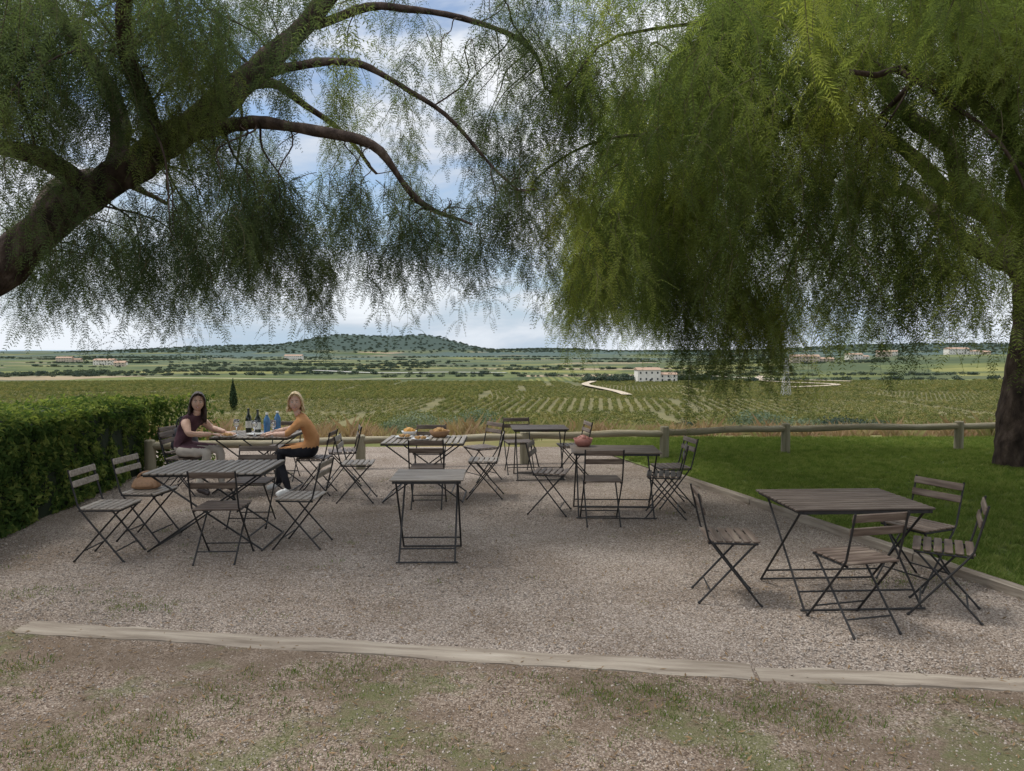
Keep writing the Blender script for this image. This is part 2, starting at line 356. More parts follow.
def blade_tuft(seed,nb,h,w,spread,mat):
    rnd=random.Random(seed); V=[];F=[]
    for i in range(nb):
        a=rnd.uniform(0,6.283); r=spread*math.sqrt(rnd.random()); bx,by=r*math.cos(a),r*math.sin(a)
        la=rnd.uniform(0,6.283); hh=h*rnd.uniform(0.5,1.2); le=hh*rnd.uniform(0.1,0.9)
        px,py=-math.sin(la)*w,math.cos(la)*w
        o=len(V)
        V+=[(bx-px,by-py,0),(bx+px,by+py,0),(bx+math.cos(la)*le*.4+px*.7,by+math.sin(la)*le*.4+py*.7,hh*.6),(bx+math.cos(la)*le,by+math.sin(la)*le,hh)]
        F.append((o,o+1,o+2,o+3))
    return npmesh('tuft_%d'%seed,V,F,[mat])
tufts=[blade_tuft(i,16,0.045,0.0022,0.05,M['grass']) for i in range(4)]
P=[]
while len(P)<26000:
    y=3.9+11*random.random(); x=edge_x(y)+0.07+random.random()**1.2*11
    if x<y*0.95+1.5: P.append((x,y,0.012))
n=len(P); scatter('lawn_grass',P,np.c_[np.zeros(n),np.zeros(n),rng.uniform(0,6.28,n)],rng.uniform(0.7,1.35,n),tufts,lawn)
wt=[blade_tuft(20+i,14,0.022,0.002,0.06,M['weed']) for i in range(4)]
P=[]
spots=[(-1.9,3.3,.4,170),(-0.9,4.0,.35,110),(0.62,3.75,.4,190),(1.35,3.55,.35,150),(-2.9,4.1,.3,40),(-2.7,5.1,.3,40),(2.4,3.75,.3,50),(-0.6,3.0,.45,100),(-1.3,3.75,.4,60),(-3.6,5.4,.3,30),(3.2,5.6,.4,40),(-1.7,2.9,.4,180),(1.1,2.95,.4,60)]
for sx,sy,sr,c in spots:
    for i in range(c):
        P.append((random.gauss(sx,sr*.65),random.gauss(sy,sr*.4),0.0))
for i in range(300):
    P.append((random.uniform(-5,4),random.uniform(2.3,4.1),0.0))
for i in range(130): P.append((random.uniform(-4.5,2.4),random.uniform(4.6,12),0.0))
P=[q for q in P if abs(q[1]+.149*q[0]-4.22)>.13]
n=len(P); scatter('weed_tufts',P,np.c_[np.zeros(n),np.zeros(n),rng.uniform(0,6.28,n)],rng.uniform(0.4,1.15,n),wt)
pebs=[]
for k in range(5):
    mb=MB(); rr=random.Random(k); ax=(rr.uniform(.8,1.2),rr.uniform(.7,1),rr.uniform(.45,.7))
    mb.ell((0,0,0),ax,nu=5,nv=3,fn=lambda p:p*(1+0.35*noise.noise(p*1.7+Vector((k*7,0,0)))))
    pebs.append(mb.mesh('pebble_%d'%k,[M['stone']],False))
P=[]
while len(P)<44000:
    y=2.4+8*random.random()**1.6; x=random.uniform(-0.8*y-0.2,0.8*y+.2)
    if y>4 and x>edge_x(y)-0.05: continue
    if x<-5.2: continue
    if y+.149*x<4.2 and random.random()<.6: continue
    if abs(y+.149*x-4.22)<.1 and random.random()<.95: continue
    P.append((x,y,0.002))
P=np.array(P); n=len(P)
ps=rng.gamma(5,0.0009,n)+0.0022; ps[P[:,1]+.149*P[:,0]<4.2]*=.72
scatter('loose_gravel',P,rng.uniform(0,6.28,(n,3))*np.array([.15,.15,1]),ps,pebs)
lm=MB(); lm.add([(-.5,0,0),(0,-.13,.05),(.5,0,.1),(0,.13,.05)],[(0,1,2,3)])
P=[]
for i in range(8000):
    y=2.4+10*random.random()**1.4; x=random.uniform(-0.85*y-0.3,0.85*y+.3)
    if x<-5.2: continue
    P.append((x,y,0.010))
n=len(P); scatter('leaf_litter',P,rng.uniform(-.4,.4,(n,3))*np.array([1,1,0])+np.c_[np.zeros(n),np.zeros(n),rng.uniform(0,6.28,n)],rng.uniform(0.02,0.045,n),[lm.mesh('litter_leaf',[M['litter']],False)])

def board(name,p,q,w,h,z0=-0.03):
    p=Vector((p[0],p[1],0)); q=Vector((q[0],q[1],0)); d=q-p; Ln=d.length; ang=math.atan2(d.y,d.x)
    mb=MB(); n=36; vs=[];fs=[]
    for i in range(n+1):
        x=-Ln/2+Ln*i/n
        for (yy,zz) in ((-w/2,z0),(-w/2,h-.008),(-w/2+.012,h),(w/2-.012,h),(w/2,h-.008),(w/2,z0)):
            jn=0.014*noise.noise(Vector((x*1.5+p.x*3,yy*9,zz*20)))+.009*noise.noise(Vector((x*7,yy*30,1)))
            vs.append((x,yy+jn,zz+jn*0.6))
    for i in range(n):
        for j in range(5): a=i*6+j; fs.append((a,a+6,a+7,a+1))
    fs.append(tuple(range(6))); fs.append(tuple(n*6+j for j in range(5,-1,-1)))
    mb.add(vs,fs); c=(p+q)/2
    return link(name,mb.mesh(name,[M['plank']],False),None,(c.x,c.y,0),ang)
board('timber_sleeper',(-3.17,4.69),(1.34,4.02),0.18,0.014)
board('timber_sleeper',(1.36,4.0),(5.0,3.64),0.165,0.013)
ye=[3.9,6.2,8.5,11.0]
for a,bb in zip(ye[:-1],ye[1:]):
    board('timber_edging',(edge_x(a),a),(edge_x(bb-.01),bb-.01),0.10,0.07)

# ------------------------------------------------------------------ fence
fence=empty('wooden_fence')
pts=[(-5.2,10.5),(-2.3,11.1),(0.2,11.6),(2.5,12.0),(4.75,12.7),(8.0,13.1),(11.5,13.4)]
hz=[0.42,0.42,0.42,0.46,0.44,0.44,0.44]
for i,(x,y) in enumerate(pts):
    mb=MB(); rr=0.075; hh=hz[i]+0.09
    mb.lathe([(rr*1.03,-0.1),(rr*1.02,0.1),(rr,hh*.6),(rr*.98,hh-.015),(rr*.8,hh),(0.0,hh+.004)],n=14)
    me=mb.mesh('post',[M['post']]); autosmooth(me); link('post_%d'%i,me,fence,(x,y,0))
for i in range(len(pts)-1):
    (x0,y0),(x1,y1)=pts[i],pts[i+1]; mb=MB()
    d=Vector((x1-x0,y1-y0,0)); Ln=d.length
    path=[(Ln*t/8-Ln/2,0,0.012*math.sin(t*1.1+i)) for t in range(9)]
    mb.tube(path,[0.056+.004*math.sin(t*2.3+i) for t in range(9)],12,jit=.04)
    me=mb.mesh('rail',[M['rail']]); autosmooth(me,50)
    link('rail_%d'%i,me,fence,((x0+x1)/2,(y0+y1)/2-0.0,(hz[i]+hz[i+1])/2),math.atan2(d.y,d.x))

# ------------------------------------------------------------------ hedge
hedge=empty('hedge')
def hp(u):
    return -5.35+1.05*u,10.9-8.4*u
mb=MB(); vs=[];fs=[]
nu=40; prof=[(-0.08,0.0),(-0.10,0.5),(-0.10,0.92),(-0.28,1.02),(-1.3,1.03),(-1.5,0.9),(-1.5,0.0)]
for i in range(nu+1):
    u=i/nu; xf,y=hp(u)
    for a,z in prof:
        k=0.06*noise.noise(Vector((a*2,y*1.3,z*2)))
        vs.append((xf+a+k,y+(0.1 if i==nu else -0.1 if i==0 else 0),z*(1+.08*u)+k*(z>0.4)))
k=len(prof)
for i in range(nu):
    for j in range(k-1): a=i*k+j; fs.append((a,a+1,a+k+1,a+k))
fs.append(tuple(range(k))); fs.append(tuple(nu*k+j for j in range(k-1,-1,-1)))
mb.add(vs,fs); link('hedge_core',mb.mesh('hedge_core',[M['hedgecore']],False),hedge)
n=42000; Vh=[];Fh=[];Ah=[]
rnd=random.Random(3)
for i in range(n):
    t=rnd.random(); u=rnd.random()**0.8; xf,y=hp(u); top=1.05*(1+.08*u)
    if t<0.52: x=xf-0.05; z=rnd.random()*top; nx=Vector((1,-.25,0.35))
    elif t<0.9: x=xf-rnd.random()*1.5; z=top; nx=Vector((0.1,-.1,1))
    else: y=11.0; x=xf-rnd.random()*1.5; z=rnd.random()*top; nx=Vector((0,1,.3))
    nz_=noise.noise(Vector((x*6,y*6,z*6)))
    bul=0.11*noise.noise(Vector((x*1.8,y*1.6,z*2.2)))+0.08*nz_+rnd.uniform(-.07,.035)
    nn=nx.normalized(); p=Vector((x,y,z))+nn*bul
    if t<0.52 and z>top-.15: p.x-=((z-top+.15)/.15)**2*.12
    if t>=.52 and t<.9 and x>xf-.15: p.z-=((x-xf+.15)/.15)**2*.08
    if t>=0.52 and t<.9 and rnd.random()<.07: p.z+=rnd.random()*.12
    nn=(nn+Vector((rnd.gauss(0,.55),rnd.gauss(0,.55),rnd.gauss(0,.55)))).normalized()
    a=nn.cross(Vector((rnd.gauss(0,1),rnd.gauss(0,1),rnd.gauss(0,1)))).normalized(); c=nn.cross(a)
    l=rnd.uniform(.028,.048); w=l*.42; o=len(Vh)
    Vh+=[p-a*l,p-c*w+nn*.004,p+a*l-nn*.008,p+c*w+nn*.004,p+nn*-.004]
    Fh+=[(o,o+1,o+4),(o+1,o+2,o+4),(o+2,o+3,o+4),(o+3,o,o+4)]
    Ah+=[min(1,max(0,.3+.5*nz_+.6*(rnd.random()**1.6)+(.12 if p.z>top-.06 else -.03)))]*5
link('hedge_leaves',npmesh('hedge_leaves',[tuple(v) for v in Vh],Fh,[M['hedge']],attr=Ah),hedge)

# ------------------------------------------------------------------ pepper-tree sprays
def spray(seed,Ln,nleaf,npair=8,wm=1.0,ls=1.0):
    r=random.Random(seed); mb=MB()
    out=r.uniform(.15,.4); ph=r.uniform(0,6.28)
    def c(t): return Vector((Ln*out*math.sin(t*2.0),0.06*Ln*math.sin(t*4+ph),-Ln*(0.1*t+0.9*t**1.4)))
    path=[c(i/5) for i in range(6)]
    mb.tube(path,[0.004*(1-.8*i/5) for i in range(6)],3,mi=1,cap=False)
    for k in range(nleaf):
        t=(k+.5+r.uniform(-.3,.3))/nleaf; p=c(t)
        az=k*2.4+r.uniform(-.5,.5); ll=ls*r.uniform(.16,.27)*(1-.2*t)
        dr=Vector((math.cos(az),math.sin(az),r.uniform(-.6,.25))).normalized()
        prev=p; pts=[p]
        for i in range(1,npair+1):
            s=i/npair
            q=p+dr*ll*s*(1-.25*s)+Vector((0,0,-ll*.8*s*s))
            tg=(q-prev).normalized(); prev=q; pts.append(q)
            sd=tg.cross(Vector((0,0,1)))
            if sd.length<.1: sd=Vector((1,0,0))
            sd.normalize(); up=sd.cross(tg)
            fl=.047*ls*(math.sin(math.pi*(0.18+.7*s)))*r.uniform(.85,1.15)
            for sg in (-1,1):
                d=(sd*sg*.82+tg*.55+up*r.uniform(-.35,.15)).normalized()
                w=tg*.0052*wm
                o=[q,q+d*fl*.45-w,q+d*fl,q+d*fl*.45+w]
                mb.add([tuple(x) for x in o],[(0,1,2,3)],0)
        h=len(pts)//2
        for a_,b_ in ((pts[0],pts[h]),(pts[h],pts[-1])):
            e=Vector((0,0,.0016)) if abs((b_-a_).normalized().z)<.8 else Vector((.0016,0,0))
            mb.add([tuple(a_-e),tuple(b_-e*.6),tuple(b_+e*.6),tuple(a_+e)],[(0,1,2,3)],0)
    return np.array(mb.v),np.array(mb.f),np.array(mb.m)
def realize(name,sp,tilt,srcs,mats,parent):
    sp=np.asarray(sp); n=len(sp); pick=rng.integers(0,len(srcs),n); VV=[];FF=[];MI=[];AT=[]; off=0
    col=np.array([0.75*r_[4]+.75*(noise.noise(Vector((r_[0]*.9,r_[1]*.9,r_[2]*.9)))+.12) for r_ in sp]).clip(0,1)
    rx=rng.normal(0,tilt,n); ry=rng.normal(0,tilt,n); rz=rng.uniform(0,6.283,n)
    for k,(v,f,mi) in enumerate(srcs):
        I=np.where(pick==k)[0]
        if len(I)==0: continue
        cx,sx,cy,sy,cz,sz=np.cos(rx[I]),np.sin(rx[I]),np.cos(ry[I]),np.sin(ry[I]),np.cos(rz[I]),np.sin(rz[I])
        Rm=np.empty((len(I),3,3))
        Rm[:,0,0]=cz*cy;Rm[:,0,1]=cz*sy*sx-sz*cx;Rm[:,0,2]=cz*sy*cx+sz*sx
        Rm[:,1,0]=sz*cy;Rm[:,1,1]=sz*sy*sx+cz*cx;Rm[:,1,2]=sz*sy*cx-cz*sx
        Rm[:,2,0]=-sy;Rm[:,2,1]=cy*sx;Rm[:,2,2]=cy*cx
        W=np.einsum('nij,vj->nvi',Rm,v)*sp[I,3][:,None,None]+sp[I,:3][:,None,:]
        VV.append(W.reshape(-1,3)); nvv=len(v)
        FF.append((f[None]+off+(np.arange(len(I))*nvv)[:,None,None]).reshape(-1,4)); off+=nvv*len(I)
        MI.append(np.tile(mi,len(I))); AT.append(np.repeat(col[I],nvv))
    me=npmesh(name,np.concatenate(VV),np.concatenate(FF),mats,np.concatenate(MI),np.concatenate(AT),validate=False)
    return link(name,me,parent)
SPS=[spray(i,a,b_) for i,(a,b_) in enumerate([(.55,13),(.7,15),(.5,12),(.8,16),(.62,14)])]
SPN=[spray(30+i,a,b_,13,.75,1.0) for i,(a,b_) in enumerate([(.45,11),(.6,13),(.55,12)])]

def catmull(P,n=6):
    P=[Vector(p) for p in P]; Q=[P[0]*2-P[1]]+P+[P[-1]*2-P[-2]]; out=[]
    for i in range(1,len(Q)-2):
        for k in range(n):
            t=k/n; a,b_,c,d=Q[i-1],Q[i],Q[i+1],Q[i+2]
            out.append(0.5*((2*b_)+(c-a)*t+(2*a-5*b_+4*c-d)*t*t+(3*b_-a-3*c+d)*t**3))
    out.append(P[-1]); return out
def limb(mb,P,r0,r1,n=12,jit=.25,wob=.05,pw=1.0,sub=7):
    pts=catmull(P,sub); k=len(pts)
    for i in range(1,k-1):
        q=pts[i]*.9
        pts[i]=pts[i]+Vector((noise.noise(q),noise.noise(q+Vector((9,0,0))),noise.noise(q+Vector((0,9,0)))))*wob
    rad=[r0+(r1-r0)*((i/(k-1))**pw) for i in range(k)]
    mb.tube(pts,rad,n,jit=jit); return list(zip(pts,rad))
def cluster(c,ns,rndm,zmin,out,chain=2,sr=.13,smul=1.0):
    col=rndm.random()*.6
    x,y,z=c
    for i in range(ns):
        out.append((x+rndm.gauss(0,sr),y+rndm.gauss(0,sr),max(z+rndm.gauss(0,.08),zmin+.5),smul*rndm.uniform(.8,1.15),col+rndm.random()*.4))
    for k in range(1,chain):
        x+=rndm.gauss(0,.05); y+=rndm.gauss(0,.05); z-=rndm.uniform(.32,.45)
        if z-.5<zmin: break
        for i in range(max(1,int(ns*(.75**k)))):
            out.append((x+rndm.gauss(0,sr*.7),y+rndm.gauss(0,sr*.7),z+rndm.gauss(0,.06),smul*rndm.uniform(.75,1.05),col+rndm.random()*.4))
def twigs(mb,limbpts,tgt,rndm,r0=.016):
    cand=sorted(limbpts,key=lambda q:(q-tgt).length)[:6]; near=cand[rndm.randint(0,5)]
    v=tgt-near
    if v.length>3.0: return
    m1=near+v*.35+Vector((rndm.gauss(0,.08),rndm.gauss(0,.08),.10*v.length)); m2=near+v*.7+Vector((rndm.gauss(0,.08),rndm.gauss(0,.08),.10*v.length))
    limb(mb,[near,m1,m2,tgt,tgt+Vector((v.x*.08,v.y*.08,-.28))],r0*min(1.6,max(.6,v.length)),.003,5,.1,.06,sub=3)

# ---- left tree
tree=empty('pepper_tree',(0,0,0))
mb=MB(); sk=[]
sk+=limb(mb,[(-7.9,7.4,-.1),(-7.3,7.4,.9),(-6.3,7.4,1.8),(-5.2,7.4,2.55),(-4.1,7.5,3.42),(-3.4,7.5,4.0),(-2.67,7.6,4.55),(-1.9,7.7,5.4),(-1.2,7.8,6.4)],.34,.07,20,.35,.12,.75)
sk+=limb(mb,[(-4.15,7.45,3.35),(-4.6,7.2,3.62),(-5.2,7.0,3.75),(-6.2,6.8,4.1),(-7.2,6.6,4.9)],.10,.05,12,.3,.1)
sk+=limb(mb,[(-3.5,7.5,3.95),(-2.9,7.3,4.05),(-2.16,7.2,3.95),(-1.45,7.2,3.7),(-.84,7.3,3.25),(-.4,7.4,3.05)],.085,.015,12,.35,.28)
sk+=limb(mb,[(-4.0,7.5,3.5),(-4.2,7.9,4.4),(-5.2,8.5,5.6),(-6,9,6.6)],.11,.05,12,.3,.12)
sk+=limb(mb,[(-2.75,7.6,4.5),(-1.9,7.5,4.8),(-1.3,7.5,4.6),(-.5,7.5,3.98),(.1,7.6,3.35)],.05,.010,10,.35,.28)
sk+=limb(mb,[(-3.6,7.4,3.85),(-3.2,6.2,4.6),(-2.3,4.9,5.1),(-1.2,3.8,5.1)],.08,.03,10,.2,.12)
sk+=limb(mb,[(-2.2,7.7,5.1),(-1.2,8,5.5),(-.2,8.2,5.3),(.5,8.3,4.6)],.05,.012,10,.35,.26)
sk+=limb(mb,[(-5.0,7.4,2.7),(-5.3,8.6,3.6),(-5.6,10,4.2),(-5.2,11.2,4.0)],.12,.03,10,.2,.12)
sk+=limb(mb,[(-3.2,7.5,4.1),(-3.0,8.8,4.9),(-2.6,10.2,5.0),(-2.0,11,4.4)],.08,.02,10,.2,.12)
CL=[ # x,y,z,rx,ry,rz,n
(-4.7,7.2,4.9,.8,1.2,.6,32),(-3.7,7.0,5.0,.8,1.2,.6,30),(-2.7,7.2,4.9,.7,1.2,.5,20),(-4.6,6.7,4.1,.6,.9,.5,15),(-3.6,6.9,4.3,.6,.7,.4,10),
(-3.5,8.5,4.3,.6,.7,.5,14),(-3.9,7.1,3.1,.4,.6,.35,12),(-3.3,7.9,3.3,.5,.7,.4,14),(-5.0,7.8,2.9,.5,.8,.3,10),(-4.3,8.2,2.9,.4,.7,.3,11),
(-2.5,7.2,3.4,.4,.6,.35,12),(-1.85,7.2,3.3,.4,.6,.35,11),(-1.2,7.4,3.4,.3,.6,.25,4),(-.6,7.4,3.2,.4,.6,.3,7),(0.0,7.6,3.4,.3,.6,.35,7),
(-2.2,8.0,2.9,.5,.6,.25,8),
(-1.6,7.8,4.9,.7,1,.4,6),(-.7,7.7,4.6,.7,.9,.5,7),(.0,8.0,4.8,.4,.9,.5,8),(.1,8.2,4.1,.22,.7,.5,6),(-.1,7.7,5.6,.6,1,.4,7),
(-3.2,10.2,4.4,1.0,.9,.5,10),(-5.4,10.2,3.7,1.2,1,.5,14),(-1.6,10.6,4.5,.8,.8,.5,3),
(-2.6,5.0,5.0,1.1,1.0,.4,13),(-4.4,5.0,4.6,1.1,1.0,.5,15),(-1.0,4.0,5.0,.9,.8,.4,4),(-6.5,6.6,5,1.1,1.4,.7,14),
(-2.0,8.2,5.9,1.5,1.5,.5,10),(-4.5,8.6,6,1.5,1.5,.6,16),(-3.8,9.3,3.4,.7,.6,.35,8),(-2.9,6.8,3.0,.4,.6,.3,5),(-1.6,8.6,3.3,.5,.6,.25,3),
]
rnd=random.Random(11); sp=[]
limbpts=[p for p,r_ in sk]
for (cx,cy,cz,rx,ry,rz,n) in CL:
    for i in range(n):
        while True:
            d=Vector((rnd.uniform(-1,1),rnd.uniform(-1,1),rnd.uniform(-1,1)))
            if d.length<1: break
        p=Vector((cx+d.x*rx*1.15,cy+d.y*ry*1.1,cz+d.z*rz))
        if noise.noise(p*1.6)<-.26: continue
        if rnd.random()<.46: twigs(mb,limbpts,p,rnd,.013)
        cluster(p,rnd.randint(3,6),rnd,1.8+.8*abs(noise.noise(Vector((p[0]*1.9,p[1],5)))),sp,rnd.choice([1,2,2,3]),.11)
link('trunk_and_limbs',mb.mesh('trunk_and_limbs',[M['bark']]),tree)
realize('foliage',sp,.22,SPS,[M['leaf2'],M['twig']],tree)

# ---- right tree
tree2=empty('pepper_tree',(0,0,0))
TX,TY=7.75,11.2; RC=6.7
mb=MB(); sk=[]
sk+=limb(mb,[(TX,TY,-.1),(TX-.02,TY,.8),(TX+.05,TY-.05,1.8),(TX+.1,TY-.1,2.7),(TX,TY-.2,3.6)],.30,.22,20,.25,.05)
for i in range(9):
    a=R(200+ i*38 + rnd.uniform(-10,10)); ln=rnd.uniform(.7,.9)*RC
    c_,s_=math.cos(a),math.sin(a); z0=rnd.uniform(2.7,3.6)
    sk+=limb(mb,[(TX+.05,TY-.1,z0),(TX+c_*ln*.25,TY+s_*ln*.25,z0+1.1),(TX+c_*ln*.55,TY+s_*ln*.55,z0+1.9+rnd.uniform(-.4,.4)),(TX+c_*ln*.85,TY+s_*ln*.85,z0+1.6),(TX+c_*ln,TY+s_*ln,z0+.8)],.15,.02,12,.25,.25)
sk+=limb(mb,[(TX,TY-.1,3.3),(6.6,9.6,3.9),(5.2,8.0,4.3),(3.9,6.9,4.35),(2.8,6.2,4.1)],.14,.02,12,.25,.2)
sk+=limb(mb,[(6.4,9.4,3.95),(5.4,8.6,4.7),(4.2,8.2,5.3),(2.8,8.2,5.4)],.10,.02,12,.25,.2)
sk+=limb(mb,[(TX,TY-.1,3.3),(6.3,8.6,4.6),(5.0,6.4,5.2),(3.2,4.4,4.9),(1.6,3.5,4.1)],.13,.02,12,.25,.2)
limbpts=[p for p,r_ in sk]
sp=[]; cnt=0
while cnt<1180:
    a=rnd.uniform(0,6.283); rr=RC*math.sqrt(rnd.random())
    if rnd.random()<.40: rr=RC*rnd.uniform(.8,1.0)
    cam=math.cos(a-R(235))
    if cam<-0.1 and rnd.random()<.72: continue
    rad=rr*(1+.10*noise.noise(Vector((math.cos(a)*2.5,math.sin(a)*2.5,rr*.2))))
    x=TX+rad*math.cos(a); y=TY+rad*math.sin(a)
    zt=3.5+4.3*math.sqrt(max(0,1-(rr/RC)**4))+.35*noise.noise(Vector((x,y,0)))
    if cam<0: zt-=1
    z=2.45+(zt-2.45)*rnd.random()**.75
    if z<3.6 and rr<RC*.70 and rnd.random()<.75: continue
    if noise.noise(Vector((x*1.0,y*1.0,z*.9)))<-.18: continue
    cnt+=1
    zm=1.72+1.1*max(0,noise.noise(Vector((x*1.3,y*1.3,5))))
    cluster((x,y,z),rnd.randint(4,6),rnd,zm,sp,rnd.choice([1,2,2,3]),.14,1.12)
    if rnd.random()<.09: twigs(mb,limbpts,Vector((x,y,z)),rnd,.018)
for (cx,cy,cz,rx,ry,n,zm,ch) in [(2.15,8.0,2.5,.18,.3,6,1.1,4),(2.6,8.1,2.5,.18,.3,6,1.2,4),(3.0,8.2,2.5,.2,.3,4,1.45,3),(1.5,7.6,2.9,.25,.4,3,1.8,3),(.85,8.0,3.0,.25,.5,6,1.7,3),(.62,8.2,4.0,.2,.6,7,2.2,2),(.7,8.0,5.1,.3,.7,9,2.2,2),(1.2,7.4,4.6,.5,.6,10,2.2,2),(1.0,7.6,5.7,.5,.7,9,2.2,2),(.75,9.6,3.2,.25,.6,5,1.95,3),(1.9,6.6,5.0,.6,.6,12,2.2,2),(3.0,6.0,4.8,.8,.6,16,2.2,2),(4.3,6.4,5.0,.8,.6,16,2.2,2),(1.6,6.0,3.9,.5,.5,6,2.2,2),(5.2,7.0,4.6,.6,.6,10,2.2,2)]:
    for i in range(n):
        cluster((cx+rnd.gauss(0,rx*.7),cy+rnd.gauss(0,ry*.7),cz+rnd.uniform(-.3,.4)),rnd.randint(4,6),rnd,zm,sp,ch)
for i in range(40):
    s=sp[rnd.randint(0,len(sp)-1)]; twigs(mb,limbpts,Vector(s[:3]),rnd,.018)
link('trunk_and_limbs',mb.mesh('trunk_and_limbs',[M['bark']]),tree2)
realize('foliage',sp,.22,SPS,[M['leaf'],M['twig']],tree2)
sp=[]
for (cx,cy,cz,n) in [(1.12,3.35,3.62,8),(1.45,3.6,4.0,9),(1.9,3.9,4.2,12),(2.6,4.2,4.0,12),(3.3,4.6,4.0,14),(.9,4.2,4.6,12),(2.2,4.8,4.9,16),(3.6,4.9,3.7,9),(3.0,5.0,4.4,12)]:
    for i in range(n):
        sp.append((cx+rnd.gauss(0,.2),cy+rnd.gauss(0,.2),cz+rnd.uniform(-.15,.15),rnd.uniform(.85,1.1),.35+.5*rnd.random()))
realize('foliage_front',sp,.2,SPN,[M['leaf'],M['twig']],tree2)

# ------------------------------------------------------------------ distant vegetation
def bushmesh(seed,nq,q,mat,shape=(1,1,1),cone=0):
    r=random.Random(seed); V=[];F=[]
    for i in range(nq):
        while True:
            d=Vector((r.uniform(-1,1),r.uniform(-1,1),r.uniform(-1,1)))
            if .35<d.length<1: break
        k=1+.35*noise.noise(d*2+Vector((seed*5,0,0)))
        p=Vector((d.x*k*shape[0],d.y*k*shape[1],(d.z*k*.5+.5)*shape[2]))
        if cone: f=max(.15,1-.85*max(0,p.z/shape[2])); p.x*=f; p.y*=f
        nn=(d+Vector((r.gauss(0,.5),r.gauss(0,.5),r.gauss(0,.5)))).normalized()
        a=nn.cross(Vector((r.gauss(0,1),r.gauss(0,1),r.gauss(0,1)))).normalized()*q; c=nn.cross(a)*.8
        o=len(V); V+=[p-a,p-c,p+a,p+c]; F.append((o,o+1,o+2,o+3))
    return npmesh('bush_%d'%seed,[tuple(v) for v in V],F,[mat])
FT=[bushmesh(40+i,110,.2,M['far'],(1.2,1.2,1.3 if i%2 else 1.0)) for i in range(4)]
VT=[bushmesh(50+i,36,.2,M['vine'],(.8,.8,1.0)) for i in range(3)]
rnd=random.Random(5)
P=[];S=[]
for bx in range(-5,6):
    for by in range(5):
        cx=bx*92+by*17; cy=206+by*62; th=rnd.choice([0.05,0.05,0.25,-.15,1.45,.6])
        bs=rnd.uniform(.75,1.15)
        ct,st=math.cos(th),math.sin(th)
        for i in range(-21,22):
            for j in range(-28,29):
                u=i*3.4; v=j*2.1
                x=-u*st+v*ct; y=u*ct+v*st
                if abs(x)>44 or abs(y)>29: continue
                X,Y=cx+x,cy+y
                if abs(X)>Y*.78+20 or abs(X-(51+(Y-345)*-.12))<4 and Y>335: continue
                P.append((X+rnd.gauss(0,.12),Y+rnd.gauss(0,.12),H(X,Y)-.1)); S.append(bs*rnd.uniform(.9,1.5))
n=len(P)
scatter('vineyard_rows',P,np.c_[np.zeros(n),np.zeros(n),rng.uniform(0,6.28,n)],np.array(S),VT)
P=[];S=[]
def addt(x,y,s): P.append((x,y,H(x,y)-.3)); S.append(s)
for k in range(64):
    y=rnd.uniform(470,1900); x=rnd.uniform(-.8,.8)*y; th=rnd.gauss(0,.10); ln=rnd.uniform(20,.14*y+30)
    for i in range(int(ln/2.0)):
        t=rnd.uniform(-1,1)*ln
        addt(x+t*math.cos(th)+rnd.gauss(0,2),y+t*math.sin(th)+rnd.gauss(0,2.5),rnd.uniform(1.2,2.9))
for k in range(26):
    y=rnd.uniform(600,1700); x=rnd.uniform(-.8,.8)*y; r_=rnd.uniform(12,40)
    for i in range(int(r_*1.1)): addt(x+rnd.gauss(0,r_),y+rnd.gauss(0,r_*.6),rnd.uniform(1.8,3.6))
for i in range(14000):
    y=rnd.uniform(1500,3400); x=rnd.uniform(-.8,.85)*y
    if H(x,y)>-7: addt(x,y,rnd.uniform(2.5,4.5))
for i in range(60): addt(rnd.gauss(68,7),rnd.gauss(489,5),rnd.uniform(2,4))
for i in range(40): addt(rnd.gauss(124,8),rnd.gauss(500,6),rnd.uniform(2,3.5))
P=np.array(P); n=len(P)
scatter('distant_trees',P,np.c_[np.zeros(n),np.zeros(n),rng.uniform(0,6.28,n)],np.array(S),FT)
cy_=empty('cypress_tree'); mb=MB(); mb.tube([(0,0,0),(0,0,3)],[.2,.12],8)
cy_.location=(-95,250,H(-95,250)); link('trunk',mb.mesh('trunk',[M['bark']]),cy_)
mcyp=leafmat('cypress_foliage',[(0.0,(0.02,0.035,0.02)),(1.0,(0.04,0.06,0.03))],trans=.1)
link('crown',bushmesh(77,1300,.32,mcyp,(2.0,2.0,10.5),cone=1),cy_)
def shrub(name,x,y,w,h,mat,seed):
    link(name,bushmesh(seed,1600,.07,mat,(w,w*.8,h)),None,(x,y,H(x,y)-.3))
for i,(x,y,w,h) in enumerate([(-6.8,52,1.9,2.0),(-4.6,54,1.6,1.7),(-2.4,52,1.8,2.2),(-8.6,55,1.4,1.5)]): shrub('olive_bush',x,y,w,h,M['olive'],80+i)
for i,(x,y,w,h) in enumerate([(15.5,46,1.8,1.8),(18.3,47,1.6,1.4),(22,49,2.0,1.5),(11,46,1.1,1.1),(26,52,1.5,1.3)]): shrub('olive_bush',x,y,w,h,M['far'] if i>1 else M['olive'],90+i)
P=[]
for i in range(3600):
    y=rnd.uniform(38,52); x=rnd.uniform(-.1,1.1)*y
    if x<0 and rnd.random()<.5: continue
    P.append((x,y,H(x,y)-.1))
for i in range(500):
    y=rnd.uniform(16,50); x=rnd.uniform(-.8,1.0)*y; P.append((x,y,H(x,y)-.05))
n=len(P); rt=[blade_tuft(200+i,34,.7,.012,.3,M['dry']) for i in range(3)]
scatter('dry_grass',P,np.c_[np.zeros(n),np.zeros(n),rng.uniform(0,6.28,n)],rng.uniform(.35,.95,n),rt)

